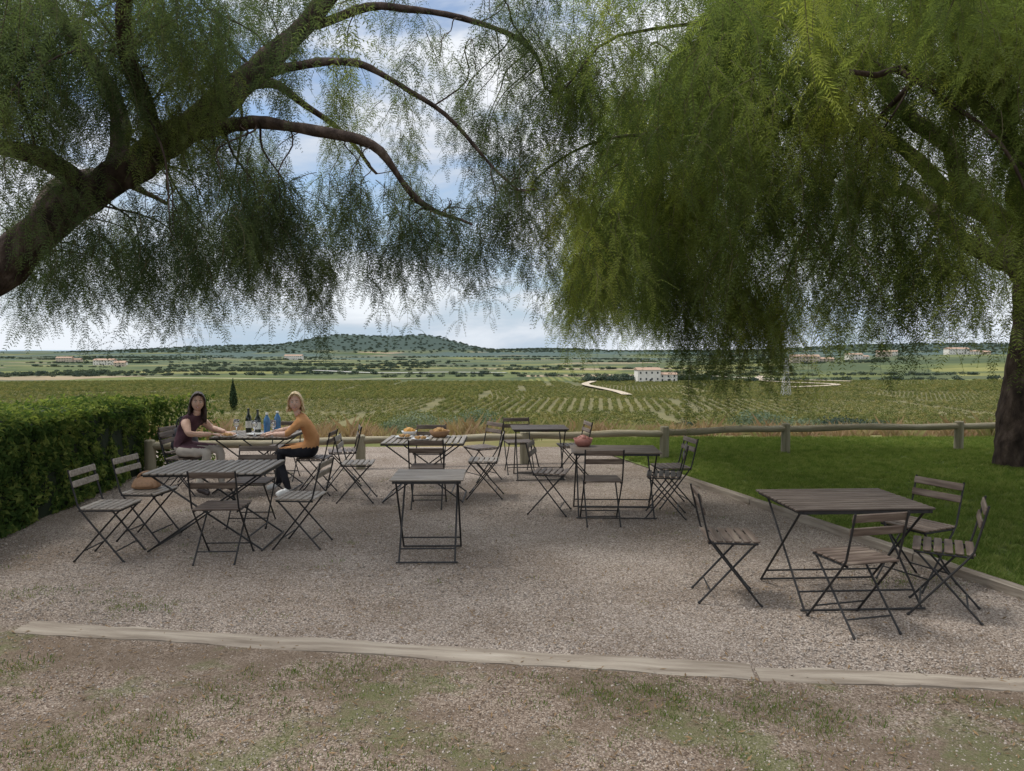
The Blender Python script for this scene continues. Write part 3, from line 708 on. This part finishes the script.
# ------------------------------------------------------------------ buildings
mwall=noise_col('render_wall',[(0.3,(0.56,0.53,0.47)),(0.7,(0.66,0.63,0.57))],scale=.5,rough=.9)
mwall2=noise_col('ochre_wall',[(0.3,(0.42,0.35,0.27)),(0.7,(0.50,0.43,0.34))],scale=.5,rough=.9)
mroof=noise_col('roof_tiles',[(0.3,(0.26,0.17,0.12)),(0.7,(0.36,0.25,0.18))],scale=2,rough=.9)
mglass=noise_col('window_dark',[(0.3,(0.03,0.035,0.04)),(0.7,(0.05,0.055,0.06))],scale=2,rough=.2)
def house(name,x,y,w,d,h,rz,wall,storeys=2,wing=0):
    e=empty(name,(x,y,H(x,y)-.3),rz)
    def block(cx,cy,w,d,h,tag):
        mb=MB(); mb.box((cx,cy,h/2),(w,d,h)); link('walls'+tag,mb.mesh('walls',[wall],False),e)
        mb=MB(); o=.5; rh=d*.18
        v=[(cx-w/2-o,cy-d/2-o,h+.02),(cx+w/2+o,cy-d/2-o,h+.02),(cx+w/2+o,cy+d/2+o,h+.02),(cx-w/2-o,cy+d/2+o,h+.02),(cx-w/2-o,cy,h+rh),(cx+w/2+o,cy,h+rh)]
        mb.add(v,[(0,1,5,4),(2,3,4,5),(0,4,3),(1,2,5),(0,3,2,1)]); link('roof'+tag,mb.mesh('roof',[mroof],False),e)
        mb=MB(); nw=max(2,int(w/3.6))
        for s in range(storeys):
            zc=h*(s+.55)/storeys
            for i in range(nw):
                xx=cx-w/2+w*(i+.5)/nw
                mb.box((xx,cy-d/2-.02,zc),(1.0,.1,1.3))
        mb.box((cx+.9,cy-d/2-.03,1.1),(1.2,.1,2.2))
        link('windows'+tag,mb.mesh('windows',[mglass],False),e)
    block(0,0,w,d,h,'')
    if wing: block(w/2+wing/2,1.5,wing,d*.8,h*.62,'_wing')
house('white_farmhouse',88,478,15,9,8,.1,mwall,2,12)
house('farm_building',-545,985,26,12,7,0,mwall,2,14)
house('farm_building',-480,900,12,8,5,.3,mwall2,2)
house('farm_building',330,830,30,12,7,-.1,mwall2,2,16)
house('farm_building',395,850,18,9,6,.2,mwall,2,10)
house('farm_building',580,960,28,12,8,.1,mwall,2,18)
house('farm_building',-430,1450,34,14,8,0,mwall,2)
house('farm_building',-760,1250,24,12,7,.2,mwall2,2,14)
for i,(x,y) in enumerate([(640,1000),(690,985),(740,1010),(520,1010),(455,900),(800,1050)]):
    house('village_house',x,y,16,10,6.5,rnd.uniform(-.4,.4),mwall if i%2 else mwall2,2)
mtrack=noise_col('dirt_track',[(0.3,(0.32,0.26,0.19)),(0.7,(0.41,0.35,0.27))],scale=.2,rough=1)
mroad=noise_col('pale_road',[(0.3,(0.25,0.24,0.22)),(0.7,(0.32,0.31,0.29))],scale=.2,rough=1)
def ribbon(name,P,w,mat):
    pts=catmull([(a,b_,0) for a,b_ in P],14); V=[];F=[]
    for i,p in enumerate(pts):
        d=(pts[min(i+1,len(pts)-1)]-pts[max(i-1,0)]).normalized(); s=Vector((-d.y,d.x,0))*w/2
        for q in (p+s,p-s): V.append((q.x,q.y,H(q.x,q.y)+1.0))
    for i in range(len(pts)-1): F.append((2*i,2*i+1,2*i+3,2*i+2))
    link(name,npmesh(name,V,F,[mat]))
ribbon('country_road',[(-190,700),(-120,640),(-60,660),(-5,650)],11,mroad)
ribbon('dirt_track',[(50,318),(50,350),(47,385),(43,430),(52,470)],4.5,mtrack)
ribbon('dirt_track',[(150,395),(185,420),(160,470),(190,560)],5,mtrack)
ribbon('dirt_track',[(-260,520),(-200,515),(-120,500),(-60,520)],5,mtrack)
ribbon('dirt_track',[(210,455),(170,500),(150,560)],6,mtrack)
mb=MB()
for sx in(-1,1):
    for sy in(-1,1): mb.tube([(sx*1.8,sy*1.8,0),(sx*.35,sy*.35,17)],.09,4)
for k in range(7):
    z=k*2.4; a=1.8-1.45*z/17; z2=z+2.4; a2=1.8-1.45*z2/17
    for s in(-1,1):
        mb.tube([(-a,s*a,z),(a2,s*a2,z2)],.06,4); mb.tube([(a,s*a,z),(-a2,s*a2,z2)],.06,4); mb.tube([(s*a,-a,z),(s*a2,a2,z2)],.06,4)
for z in(13.5,15.5,17): mb.tube([(-2.2,0,z),(2.2,0,z)],.08,4)
msteel=noise_col('galvanised',[(0.3,(0.3,0.3,0.3)),(0.7,(0.4,0.4,0.4))],rough=.6)
link('electricity_pylon',mb.mesh('pylon',[msteel],False),None,(125,335,H(125,335)))

# ------------------------------------------------------------------ furniture
def chair_meshes():
    fr=MB(); r=.0078
    for s in(-1,1):
        y=.195*s
        fr.tube([(-.235,y,.79),(-.205,y,.66),(-.16,y,.475),(-.115,y,.41),(.20,y,.012)],r,6)
        y2=.17*s
        fr.tube([(.18,y2,.445),(.135,y2,.40),(-.21,y2,.012)],r,6)
        fr.tube([(-.16,.182*s,.437),(.18,.182*s,.437)],.0075,6)
        fr.tube([(.20,y,.012),(.215,y,.0)],.010,6); fr.tube([(-.21,y2,.012),(-.222,y2,.0)],.010,6)
    fr.tube([(.142,-.195,.092),(.142,.195,.092)],.006,6); fr.tube([(-.138,-.17,.092),(-.138,.17,.092)],.006,6)
    fr.tube([(.18,-.18,.437),(.18,.18,.437)],.007,6); fr.tube([(-.15,-.195,.45),(-.15,.195,.45)],.007,6)
    sl=MB()
    for i in range(6):
        sl.box((-.145+.063*i,0,.455),(.05,.39,.014),bev=.004)
    tl=Euler((0,R(-13),0))
    sl.box((-.217,0,.755),(.013,.40,.055),tl,bev=.004); sl.box((-.193,0,.665),(.013,.40,.055),tl,bev=.004)
    a=fr.mesh('frame',[M['steel']]); autosmooth(a)
    return a,sl.mesh('slats',[M['slatY']],False),sl.mesh('slats_grey',[M['slatgrey']],False)
CF,CS,CSG=chair_meshes()
def chair(x,y,deg,grey=False):
    e=empty('folding_chair',(x,y,0.004),R(deg)); link('frame',CF,e); link('slats',CSG if grey else CS,e); return e
def table(x,y,lx,ly,deg,mat):
    e=empty('folding_table',(x,y,0.004),R(deg)); n=max(4,int(round(ly/.068))); p=ly/n
    sl=MB()
    for i in range(n): sl.box((0,-ly/2+p*(i+.5),.707),(lx,p-.018,.016),bev=.004)
    link('slats',sl.mesh('table_slats',[mat],False),e)
    fr=MB(); xl=lx/2-.05
    for s in(-1,1):
        fr.box((s*(lx/2-.035),0,.689),(.022,ly-.01,.02))
        xs=s*xl; xs2=s*(xl-.025)
        fr.tube([(xs,-ly/2+.05,.685),(xs,ly/2-.02,.01)],.0085,6); fr.tube([(xs2,ly/2-.05,.685),(xs2,-ly/2+.02,.01)],.0085,6)
    fr.box((0,-ly/2+.012,.688),(lx-.1,.012,.02)); fr.box((0,ly/2-.012,.688),(lx-.1,.012,.02))
    k=.10/.675
    fr.tube([(-xl,ly/2-.02-(ly-.07)*k,.11),(xl,ly/2-.02-(ly-.07)*k,.11)],.007,6)
    fr.tube([(-xl+.02,-ly/2+.02+(ly-.07)*k,.11),(xl-.02,-ly/2+.02+(ly-.07)*k,.11)],.007,6)
    fr.tube([(-xl,ly/2-.02,.012),(xl,ly/2-.02,.012)],.008,6); fr.tube([(-xl,-ly/2+.02,.012),(xl,-ly/2+.02,.012)],.008,6)
    a=fr.mesh('table_frame',[M['steel']]); autosmooth(a); link('frame',a,e); return e
table(-2.74,6.80,.80,1.04,92,M['slatgrey'])
table(-0.72,6.36,.62,.56,1,M['slatgrey'])
table(-3.27,9.45,.80,.98,90,M['slatgrey'])
table(-1.05,8.90,.80,.98,90,M['slatgrey'])
table(1.12,8.02,.95,.62,-2,M['slat'])
table(.38,10.3,.78,.6,3,M['slatdark'])
table(2.40,5.33,.98,.74,3,M['slatdark'])
chair(1.56,5.28,-6); chair(2.24,4.74,104); chair(2.97,4.98,150); chair(3.14,5.62,205)
chair(-3.50,6.33,2,True); chair(-3.48,6.98,-4,True); chair(-2.50,6.28,92); chair(-1.93,6.72,176,True); chair(-2.68,7.52,-88)
chair(-4.10,9.15,0); chair(-2.46,9.15,180); chair(-4.35,9.7,-10); chair(-3.2,10.2,-90); chair(-2.25,9.75,195)
chair(-1.85,8.72,4,True); chair(-.33,8.95,178,True); chair(-.97,8.42,91); chair(-1.1,9.7,-92); chair(-.42,10.15,215)
chair(.42,8.08,-12); chair(.93,7.60,91); chair(1.66,7.90,168); chair(1.85,8.45,188)
chair(.1,10.75,-80); chair(.86,10.35,190)

# ------------------------------------------------------------------ tableware
def simple(name,col,rough=.4,spec=.5,trans=0):
    m,nt,out=newmat(name); b=N(nt,'ShaderNodeBsdfPrincipled'); nt.links.new(b.outputs[0],out.inputs[0])
    nz=N(nt,'ShaderNodeTexNoise'); nz.inputs['Scale'].default_value=12; r=ramp(nt,[(.3,tuple(c*.85 for c in col)),(.7,tuple(min(1,c*1.1) for c in col))])
    nt.links.new(nz.outputs[0],r.inputs[0]); nt.links.new(r.outputs[0],b.inputs['Base Color'])
    b.inputs['Roughness'].default_value=rough; b.inputs['Specular IOR Level'].default_value=spec; b.inputs['Transmission Weight'].default_value=trans
    return m
mgreen=simple('dark_bottle_glass',(.012,.02,.012),.08,.6); mblue=simple('blue_plastic',(.10,.28,.55),.15,.5,.35)
mcer=simple('ceramic',(.75,.74,.7),.25); mcl=simple('clear_glass',(.95,.95,.95),.03,.5,.95); mlabel=simple('label_paper',(.7,.68,.6),.7)
mbread=simple('bread',(.42,.24,.09),.8); mwick=simple('wicker',(.3,.17,.09),.8); mfr=simple('orange_fruit',(.6,.3,.05),.5); mterra=simple('pinkish_pot',(.32,.13,.10),.6)
TZ=.72
def wine_bottle(x,y):
    mb=MB(); mb.lathe([(0,0),(.036,0),(.038,.01),(.038,.18),(.034,.205),(.016,.235),(.014,.295),(.017,.298),(.017,.31),(0,.312)],n=18,mi=0)
    mb.lathe([(.0385,.06),(.0385,.15)],n=18,mi=1); me=mb.mesh('wine_bottle',[mgreen,mlabel]); autosmooth(me); link('wine_bottle',me,None,(x,y,TZ))
def water_bottle(x,y):
    mb=MB(); mb.lathe([(0,0),(.038,0),(.041,.015),(.038,.05),(.041,.08),(.038,.11),(.041,.15),(.04,.19),(.02,.235),(.014,.245),(.014,.27)],n=18)
    mb.lathe([(.017,.255),(.017,.28),(0,.282)],n=14,mi=1); me=mb.mesh('water_bottle',[mblue,mcer]); link('water_bottle',me,None,(x,y,TZ))
def glass(x,y):
    mb=MB(); mb.lathe([(0,0),(.033,0),(.033,.003),(.005,.008),(.004,.09),(.03,.115),(.038,.15),(.031,.2),(.029,.2),(.036,.15),(.028,.117),(0,.1)],n=18)
    link('wine_glass',mb.mesh('wine_glass',[mcl]),None,(x,y,TZ))
def plate(x,y,food=True):
    mb=MB(); mb.lathe([(0,.002),(.07,.002),(.115,.018),(.117,.022),(.07,.008),(0,.007)],n=24)
    if food:
        for i in range(6):
            a=i*1.05; mb.ell((.045*math.cos(a),.045*math.sin(a),.028),(.03,.02,.018),Euler((0,0,a)),8,6,mi=1)
    link('plate',mb.mesh('plate',[mcer,mbread]),None,(x,y,TZ))
def bowl(name,x,y,mat,fm,r=.12,h=.09):
    mb=MB(); mb.lathe([(0,0),(r*.6,0),(r*.85,h*.4),(r,h),(r*.94,h),(r*.8,h*.42),(0,h*.12)],n=24)
    for i in range(9):
        a=i*2.4; rr=r*.55*math.sqrt(i/9)
        mb.ell((rr*math.cos(a),rr*math.sin(a),h*.75+.03*(1-i/9)),(.035,.033,.032),None,10,8,mi=1)
    link(name,mb.mesh(name,[mat,fm]),None,(x,y,TZ))
wine_bottle(-3.28,9.45); wine_bottle(-3.46,9.62); water_bottle(-3.13,9.35); water_bottle(-3.08,9.62)
glass(-3.5,9.3); glass(-3.0,9.2); glass(-3.22,9.15); plate(-3.55,9.1); plate(-2.98,9.45); plate(-3.25,9.3,False)
plate(-1.32,9.0); plate(-1.1,8.8); bowl('bread_basket',-.9,9.1,mwick,mbread,.13,.08); bowl('fruit_bowl',-1.3,9.25,mcer,mfr,.1,.06)
bowl('terracotta_bowl',.80,8.22,mterra,mterra,.11,.09)
def bag(name,x,y,z,w,d,h,mat,rz):
    mb=MB()
    def fn(p):
        s=lambda v:math.copysign(abs(v)**.55,v)
        q=Vector((s(p.x),s(p.y),s(p.z))); q.x*=1-.18*q.z; q.y*=1-.3*q.z; return q*(1+.06*noise.noise(q*2.3))
    mb.ell((0,0,h/2),(w/2,d/2,h/2),None,24,16,fn=fn)
    for s in(-1,1):
        mb.tube([(w*.28*math.cos(t),s*d*.22,h*.93+h*.42*math.sin(t)) for t in np.linspace(0,math.pi,10)],.009,6)
    mb.ell((0,-d*.46,h*.42),(w*.33,.02,h*.24),None,14,8,fn=fn)
    link(name,mb.mesh(name,[mat]),None,(x,y,z),rz)
bag('handbag',-3.52,7.02,.467,.24,.13,.12,simple('tan_leather',(.30,.17,.09),.6),.2)
bag('backpack',-4.33,9.68,.467,.30,.24,.34,simple('dark_nylon',(.02,.02,.028),.7),.1)

# ------------------------------------------------------------------ people
def skinmat(name,col):
    m,nt,out=newmat(name); b=N(nt,'ShaderNodeBsdfPrincipled'); nt.links.new(b.outputs[0],out.inputs[0])
    nz=N(nt,'ShaderNodeTexNoise'); nz.inputs['Scale'].default_value=25; r=ramp(nt,[(.3,tuple(c*.9 for c in col)),(.7,col)])
    nt.links.new(nz.outputs[0],r.inputs[0]); nt.links.new(r.outputs[0],b.inputs['Base Color'])
    b.inputs['Roughness'].default_value=.5; b.inputs['Subsurface Weight'].default_value=.1; b.inputs['Subsurface Radius'].default_value=(.02,.008,.004)
    return m
def hair_m(name,a,b_): return noise_col(name,[(.3,a),(.7,b_)],scale=6,detail=5,rough=.45,bump=.6,bscale=10,stretch=(9,9,1.2),spec=.5,bdist=.01)
def cloth(name,a,b_): return noise_col(name,[(.35,a),(.65,b_)],scale=7,detail=5,rough=.9,bump=.5,bscale=9,spec=.15,bdist=.02)
def person(name,J,Rd,mats,look,tilt,hair_long,seed):
    root=empty(name)
    names=list(J); idx={k:i for i,k in enumerate(names)}
    E=[('pelvis','spine','top'),('spine','chest','top'),('chest','neck','top'),('neck','head','skin'),
       ('chest','shL','top'),('shL','elL','sleeve'),('elL','wrL','skin'),('chest','shR','top'),('shR','elR','sleeve'),('elR','wrR','skin'),
       ('pelvis','hipL','pants'),('hipL','knL','pants'),('knL','anL','pants'),('anL','toL','shoe'),('pelvis','hipR','pants'),('hipR','knR','pants'),('knR','anR','pants'),('anR','toR','shoe')]
    me=bpy.data.meshes.new(name+'_rig'); me.from_pydata([tuple(J[k]) for k in names],[(idx[a],idx[b_]) for a,b_,_ in E],[])
    ob=bpy.data.objects.new(name+'_rig',me); scene.collection.objects.link(ob)
    sm=ob.modifiers.new('skin','SKIN'); sm.use_smooth_shade=True
    sv=me.skin_vertices[0].data
    for k in names:
        r=Rd[k]; sv[idx[k]].radius=(r,r) if not isinstance(r,tuple) else r
        sv[idx[k]].use_root=(k=='pelvis')
    ss=ob.modifiers.new('sub','SUBSURF'); ss.levels=3; ss.render_levels=3
    dg=bpy.context.evaluated_depsgraph_get()
    nm=bpy.data.meshes.new_from_object(ob.evaluated_get(dg)); bpy.data.objects.remove(ob)
    nm.materials.clear()
    order=['skin','top','sleeve','pants','shoe']
    for k in order: nm.materials.append(mats[k])
    # cloth / skin zones by nearest bone (vectorised)
    nf_=len(nm.polygons); C=np.empty(nf_*3,dtype=np.float32); nm.polygons.foreach_get('center',C); C=C.reshape(-1,3)
    best=np.full(nf_,1e9); lab=np.zeros(nf_,dtype=np.int32)
    for a,b_,t in E:
        A=np.array(J[a]); B=np.array(J[b_]); d=B-A
        ra=Rd[a][0] if isinstance(Rd[a],tuple) else Rd[a]; rb=Rd[b_][0] if isinstance(Rd[b_],tuple) else Rd[b_]
        s=np.clip((C-A)@d/(d@d),0,1); dist=np.linalg.norm(C-(A+s[:,None]*d),axis=1)/(ra+(rb-ra)*s)
        mk=dist<best; best[mk]=dist[mk]; lab[mk]=order.index(t)
    body=((lab==1)|(lab==3))&(C[:,2]<.72)
    lab[body&(C[:,2]>.60)]=1; lab[body&(C[:,2]<=.60)]=3
    nm.polygons.foreach_set('material_index',lab); nm.polygons.foreach_set('use_smooth',np.ones(nf_,dtype=bool))
    nvx=len(nm.vertices); co=np.empty(nvx*3,dtype=np.float32); no=np.empty(nvx*3,dtype=np.float32)
    nm.vertices.foreach_get('co',co); nm.vertices.foreach_get('normal',no); co=co.reshape(-1,3); no=no.reshape(-1,3)
    k_=np.array([.006*noise.noise(Vector(c_)*14)+.003*noise.noise(Vector(c_)*32) for c_ in co.tolist()],dtype=np.float32)
    nm.vertices.foreach_set('co',(co+no*k_[:,None]).ravel()); nm.update()
    link('body',nm,root)
    HC=Vector(J['head'])+Vector((0,0,.08))
    rot=Euler((R(tilt[0]),R(tilt[1]),R(look)),'XYZ'); Rm=rot.to_matrix()
    hb=MB()
    def hf(p):
        x,y,z=p
        if z<0: x*=1-.30*z*z; y*=(1-.10*z*z)
        if y<0:
            y*=.94+.05*(1-abs(z))
            y-=.04*math.exp(-((z-.30)/.12)**2)*math.exp(-(x/.6)**2)
            y+=.05*math.exp(-((z-.10)/.10)**2)*math.exp(-((abs(x)-.40)/.18)**2)
            y-=.05*math.exp(-((z+.22)/.2)**2)*math.exp(-((abs(x)-.45)/.25)**2)
            y-=.07*math.exp(-((z+.86)/.16)**2)*math.exp(-(x/.35)**2)
        return Vector((x,y,z))
    hb.ell((0,0,0),(.074,.094,.115),None,36,30,fn=hf,mi=0)
    hb.tube([(0,-.086,.022),(0,-.096,-.004),(0,-.108,-.024),(0,-.090,-.033)],[.006,.008,.0115,.006],10,mi=0)
    for s in(-1,1):
        hb.ell((s*.028,-.0815,.010),(.0125,.0075,.0052),None,12,8,mi=1); hb.ell((s*.028,-.0875,.010),(.0052,.0025,.0048),None,10,6,mi=2)
        hb.tube([(s*.013,-.0905,.028),(s*.028,-.0905,.033),(s*.045,-.081,.028)],[.0025,.0033,.0018],6,mi=3)
        hb.ell((s*.073,.005,-.005),(.008,.016,.026),None,10,8,mi=0)
    hb.tube([(-.025,-.080,-.050),(-.013,-.0895,-.058),(0,-.093,-.060),(.013,-.0895,-.058),(.025,-.080,-.050)],[.002,.005,.006,.005,.002],8,mi=4)
    hb.tube([(-.016,-.090,-.0535),(0,-.0955,-.0565),(.016,-.090,-.0535)],[.001,.0035,.001],8,mi=5)
    hb.v=[tuple(Rm@Vector(v)+HC) for v in hb.v]
    link('head',hb.mesh('head',[mats['skin'],mcer,mats['iris'],mats['brow'],mats['lip'],mcer]),root)
    hr=MB(); rr=random.Random(seed)
    def cap(p):
        x,y,z=p
        k=1+.05*noise.noise(p*6)
        lim=-.25-.75*max(0,min(1,(z-.30)/.45))
        if y<lim: y=lim
        return Vector((x*k,y*k,max(z,-.75)*k))
    hr.ell((0,.010,.016),(.084,.103,.116),None,36,30,fn=cap)
    for s in(-1,1):
        for i in range(9):
            f=i/8; y0=-.075+.07*f
            hr.tube([(s*.004,y0*.7-.01,.118-.004*abs(f-.5)),(s*.035,y0-.012+.01*f,.108),(s*.064,y0*.95,.072),(s*.079,y0*.75+.01,.025),(s*.086,y0*.5+.02,-.03),(s*.088,y0*.4+.02,-.07)],[.006,.010,.011,.011,.011,.008],6)
    for i in range(90):
        a=R(rr.uniform(-14,194))
        x=.082*math.cos(a); yb=.016+.090*math.sin(a)
        ln=hair_long*rr.uniform(.7,1.1); side=abs(math.cos(a))
        pth=[(x*.6,yb*.6,.10),(x*1.0,yb*1.0,.03),(x*1.06,yb*1.04+.006,-.05)]
        for k in range(1,5):
            t=k/4; pth.append((x*(1.06+.22*t*side)+.008*math.sin(t*7+i),yb*(1.04-.15*t)-.015*t*side+.009*math.sin(t*6+i*2),-.05-ln*t))
        hr.tube(pth,[.006,.012,.013,.013,.012,.009,.003],6)
    hr.v=[tuple(Rm@Vector(v)+HC) for v in hr.v]
    link('hair',hr.mesh('hair',[mats['hair']]),root)
    for sd in 'LR':
        w=Vector(J['wr'+sd]); d=(w-Vector(J['el'+sd])).normalized()
        d=Vector((d.x,d.y,d.z*.25-.12)).normalized(); up=Vector((0,0,1)); s=d.cross(up).normalized(); up=s.cross(d)
        mh=MB(); B=Matrix((s,d,up)).transposed()
        mh.ell(w+d*.045,(.038,.055,.016),B,16,12)
        sg=1 if sd=='L' else -1
        for i,(off,ln) in enumerate([(-.028,.062),(-.010,.074),(.010,.070),(.027,.054)]):
            b0=w+d*.085+s*off*sg; q=[b0,b0+d*ln*.45+up*.003+s*off*.15*sg,b0+d*ln*.8-up*ln*.18+s*off*.2*sg,b0+d*ln*.95-up*ln*.42+s*off*.2*sg]
            mh.tube([w+d*.05+s*off*.8*sg]+q,[.008,.009,.0085,.0078,.005],8)
        b0=w+d*.03-s*.03*sg
        mh.tube([w+d*.02-s*.015*sg,b0,b0+d*.03-s*.02*sg-up*.006,b0+d*.055-s*.022*sg-up*.014],[.011,.0115,.010,.006],8)
        link('hand_'+sd.lower(),mh.mesh('hand',[mats['skin']]),root)
    return root
base=dict(pelvis=(.135,.125),spine=(.115,.10),chest=(.13,.105),neck=.052,head=.048,shL=.062,shR=.062,elL=.042,elR=.042,wrL=.029,wrR=.029,
  hipL=.098,hipR=.098,knL=.064,knR=.064,anL=.042,anR=.042,toL=.036,toR=.036)
lip=simple('lips',(.42,.12,.10),.4); iris=simple('iris',(.03,.02,.015),.2)
J=dict(pelvis=(-2.47,9.15,.565),spine=(-2.50,9.13,.71),chest=(-2.58,9.10,.88),neck=(-2.64,9.06,1.015),head=(-2.665,9.02,1.08),
 shL=(-2.57,8.93,.935),elL=(-2.71,8.80,.785),wrL=(-2.93,8.98,.767),
 shR=(-2.63,9.26,.935),elR=(-2.80,9.33,.80),wrR=(-3.01,9.20,.767),
 hipL=(-2.50,9.05,.56),knL=(-2.88,8.93,.55),anL=(-2.72,8.88,.10),toL=(-2.86,8.82,.045),
 hipR=(-2.50,9.25,.56),knR=(-2.91,9.27,.55),anR=(-2.96,9.25,.10),toR=(-3.11,9.24,.045))
m1=dict(skin=skinmat('skin_fair',(.72,.46,.35)),top=cloth('orange_knit',(.46,.22,.09),(.56,.29,.13)),pants=cloth('black_trousers',(.012,.012,.016),(.03,.03,.036)),
 shoe=simple('white_shoe',(.7,.7,.68),.5),hair=hair_m('blonde_hair',(.48,.33,.16),(.76,.60,.36)),lip=lip,iris=iris,brow=simple('brow_fair',(.25,.15,.07),.7)); m1['sleeve']=m1['top']
person('seated_blonde_woman',J,base,m1,10,(4,0),.07,5)
J2=dict(pelvis=(-4.12,9.15,.565),spine=(-4.07,9.13,.71),chest=(-3.98,9.10,.88),neck=(-3.90,9.06,1.015),head=(-3.865,9.02,1.08),
 shR=(-3.99,8.94,.935),elR=(-3.90,8.82,.785),wrR=(-3.68,8.98,.767),
 shL=(-3.94,9.26,.935),elL=(-3.82,9.32,.80),wrL=(-3.60,9.22,.767),
 hipR=(-4.10,9.05,.56),knR=(-3.72,8.95,.55),anR=(-3.84,8.92,.10),toR=(-3.69,8.90,.045),
 hipL=(-4.10,9.25,.56),knL=(-3.70,9.27,.55),anL=(-3.68,9.25,.10),toL=(-3.53,9.24,.045))
m2=dict(skin=skinmat('skin_warm',(.64,.40,.29)),top=cloth('plum_top',(.07,.035,.045),(.13,.07,.085)),pants=cloth('beige_trousers',(.40,.36,.31),(.52,.47,.41)),
 shoe=simple('dark_shoe',(.04,.03,.03),.5),hair=hair_m('dark_hair',(.014,.008,.006),(.07,.035,.022)),lip=lip,iris=iris,brow=simple('brow_dark',(.02,.012,.01),.7)); m2['sleeve']=m2['skin']
person('seated_dark_haired_woman',J2,base,m2,24,(3,4),.20,9)

# ------------------------------------------------------------------ sky, sun, camera
SUN_DIR=Vector((-.48,.10,.83)).normalized()
elev=math.asin(SUN_DIR.z); az=math.atan2(SUN_DIR.x,SUN_DIR.y)
w=bpy.data.worlds.new('World'); scene.world=w; w.use_nodes=True; nt=w.node_tree; L=nt.links
nt.nodes.clear(); out=N(nt,'ShaderNodeOutputWorld'); bg=N(nt,'ShaderNodeBackground'); bg.inputs[1].default_value=.15; L.new(bg.outputs[0],out.inputs[0])
sky=N(nt,'ShaderNodeTexSky'); sky.sky_type='NISHITA'; sky.sun_disc=False; sky.sun_elevation=elev; sky.sun_rotation=az; sky.air_density=1.0; sky.dust_density=.8; sky.ozone_density=1.2
tc=N(nt,'ShaderNodeTexCoord'); mp=N(nt,'ShaderNodeMapping'); mp.inputs['Scale'].default_value=(1,1,4.2); mp.inputs['Location'].default_value=(.3,.1,.2); L.new(tc.outputs['Generated'],mp.inputs[0])
nz=N(nt,'ShaderNodeTexNoise'); nz.inputs['Scale'].default_value=2.6; nz.inputs['Detail'].default_value=6; nz.inputs['Roughness'].default_value=.55; nz.inputs['Distortion'].default_value=.4; L.new(mp.outputs[0],nz.inputs['Vector'])
cr=ramp(nt,[(.33,(0,0,0)),(.49,(1,1,1))]); L.new(nz.outputs[0],cr.inputs[0])
cs=ramp(nt,[(.38,(3.6,4.0,4.6)),(.60,(6.9,7.0,7.2))]); L.new(nz.outputs[0],cs.inputs[0])
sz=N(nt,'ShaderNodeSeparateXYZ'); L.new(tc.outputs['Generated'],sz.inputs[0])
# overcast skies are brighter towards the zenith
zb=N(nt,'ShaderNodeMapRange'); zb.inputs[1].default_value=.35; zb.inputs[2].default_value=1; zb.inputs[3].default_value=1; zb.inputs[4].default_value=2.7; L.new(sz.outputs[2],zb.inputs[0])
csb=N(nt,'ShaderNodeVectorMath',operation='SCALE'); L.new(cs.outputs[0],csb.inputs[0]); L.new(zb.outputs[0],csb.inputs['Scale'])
hz_=N(nt,'ShaderNodeMapRange'); hz_.inputs[1].default_value=.22; hz_.inputs[2].default_value=.02; L.new(sz.outputs[2],hz_.inputs[0])
skb=mixc(nt,math_(nt,'MULTIPLY',hz_.outputs[0],.92),sky.outputs[0],(3.2,4.2,5.3))
cf=math_(nt,'MULTIPLY',cr.outputs[0],math_(nt,'SUBTRACT',.95,math_(nt,'MULTIPLY',hz_.outputs[0],.25)))
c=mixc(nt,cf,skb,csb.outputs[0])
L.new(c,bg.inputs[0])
sd=bpy.data.lights.new('sun','SUN'); sd.energy=3.0; sd.angle=R(14); sd.color=(1,.96,.9)
so=bpy.data.objects.new('sun',sd); scene.collection.objects.link(so); so.rotation_euler=(-SUN_DIR).to_track_quat('-Z','Y').to_euler(); so.location=(0,0,30)
cd=bpy.data.cameras.new('camera'); cd.sensor_width=36; cd.lens=25.84; cd.clip_start=.05; cd.clip_end=80000
co=bpy.data.objects.new('camera',cd); scene.collection.objects.link(co); co.location=(0,0,1.8); co.rotation_euler=(R(90-2.77),0,0)
scene.camera=co
scene.view_settings.view_transform='Standard'; scene.view_settings.look='None'; scene.view_settings.exposure=0
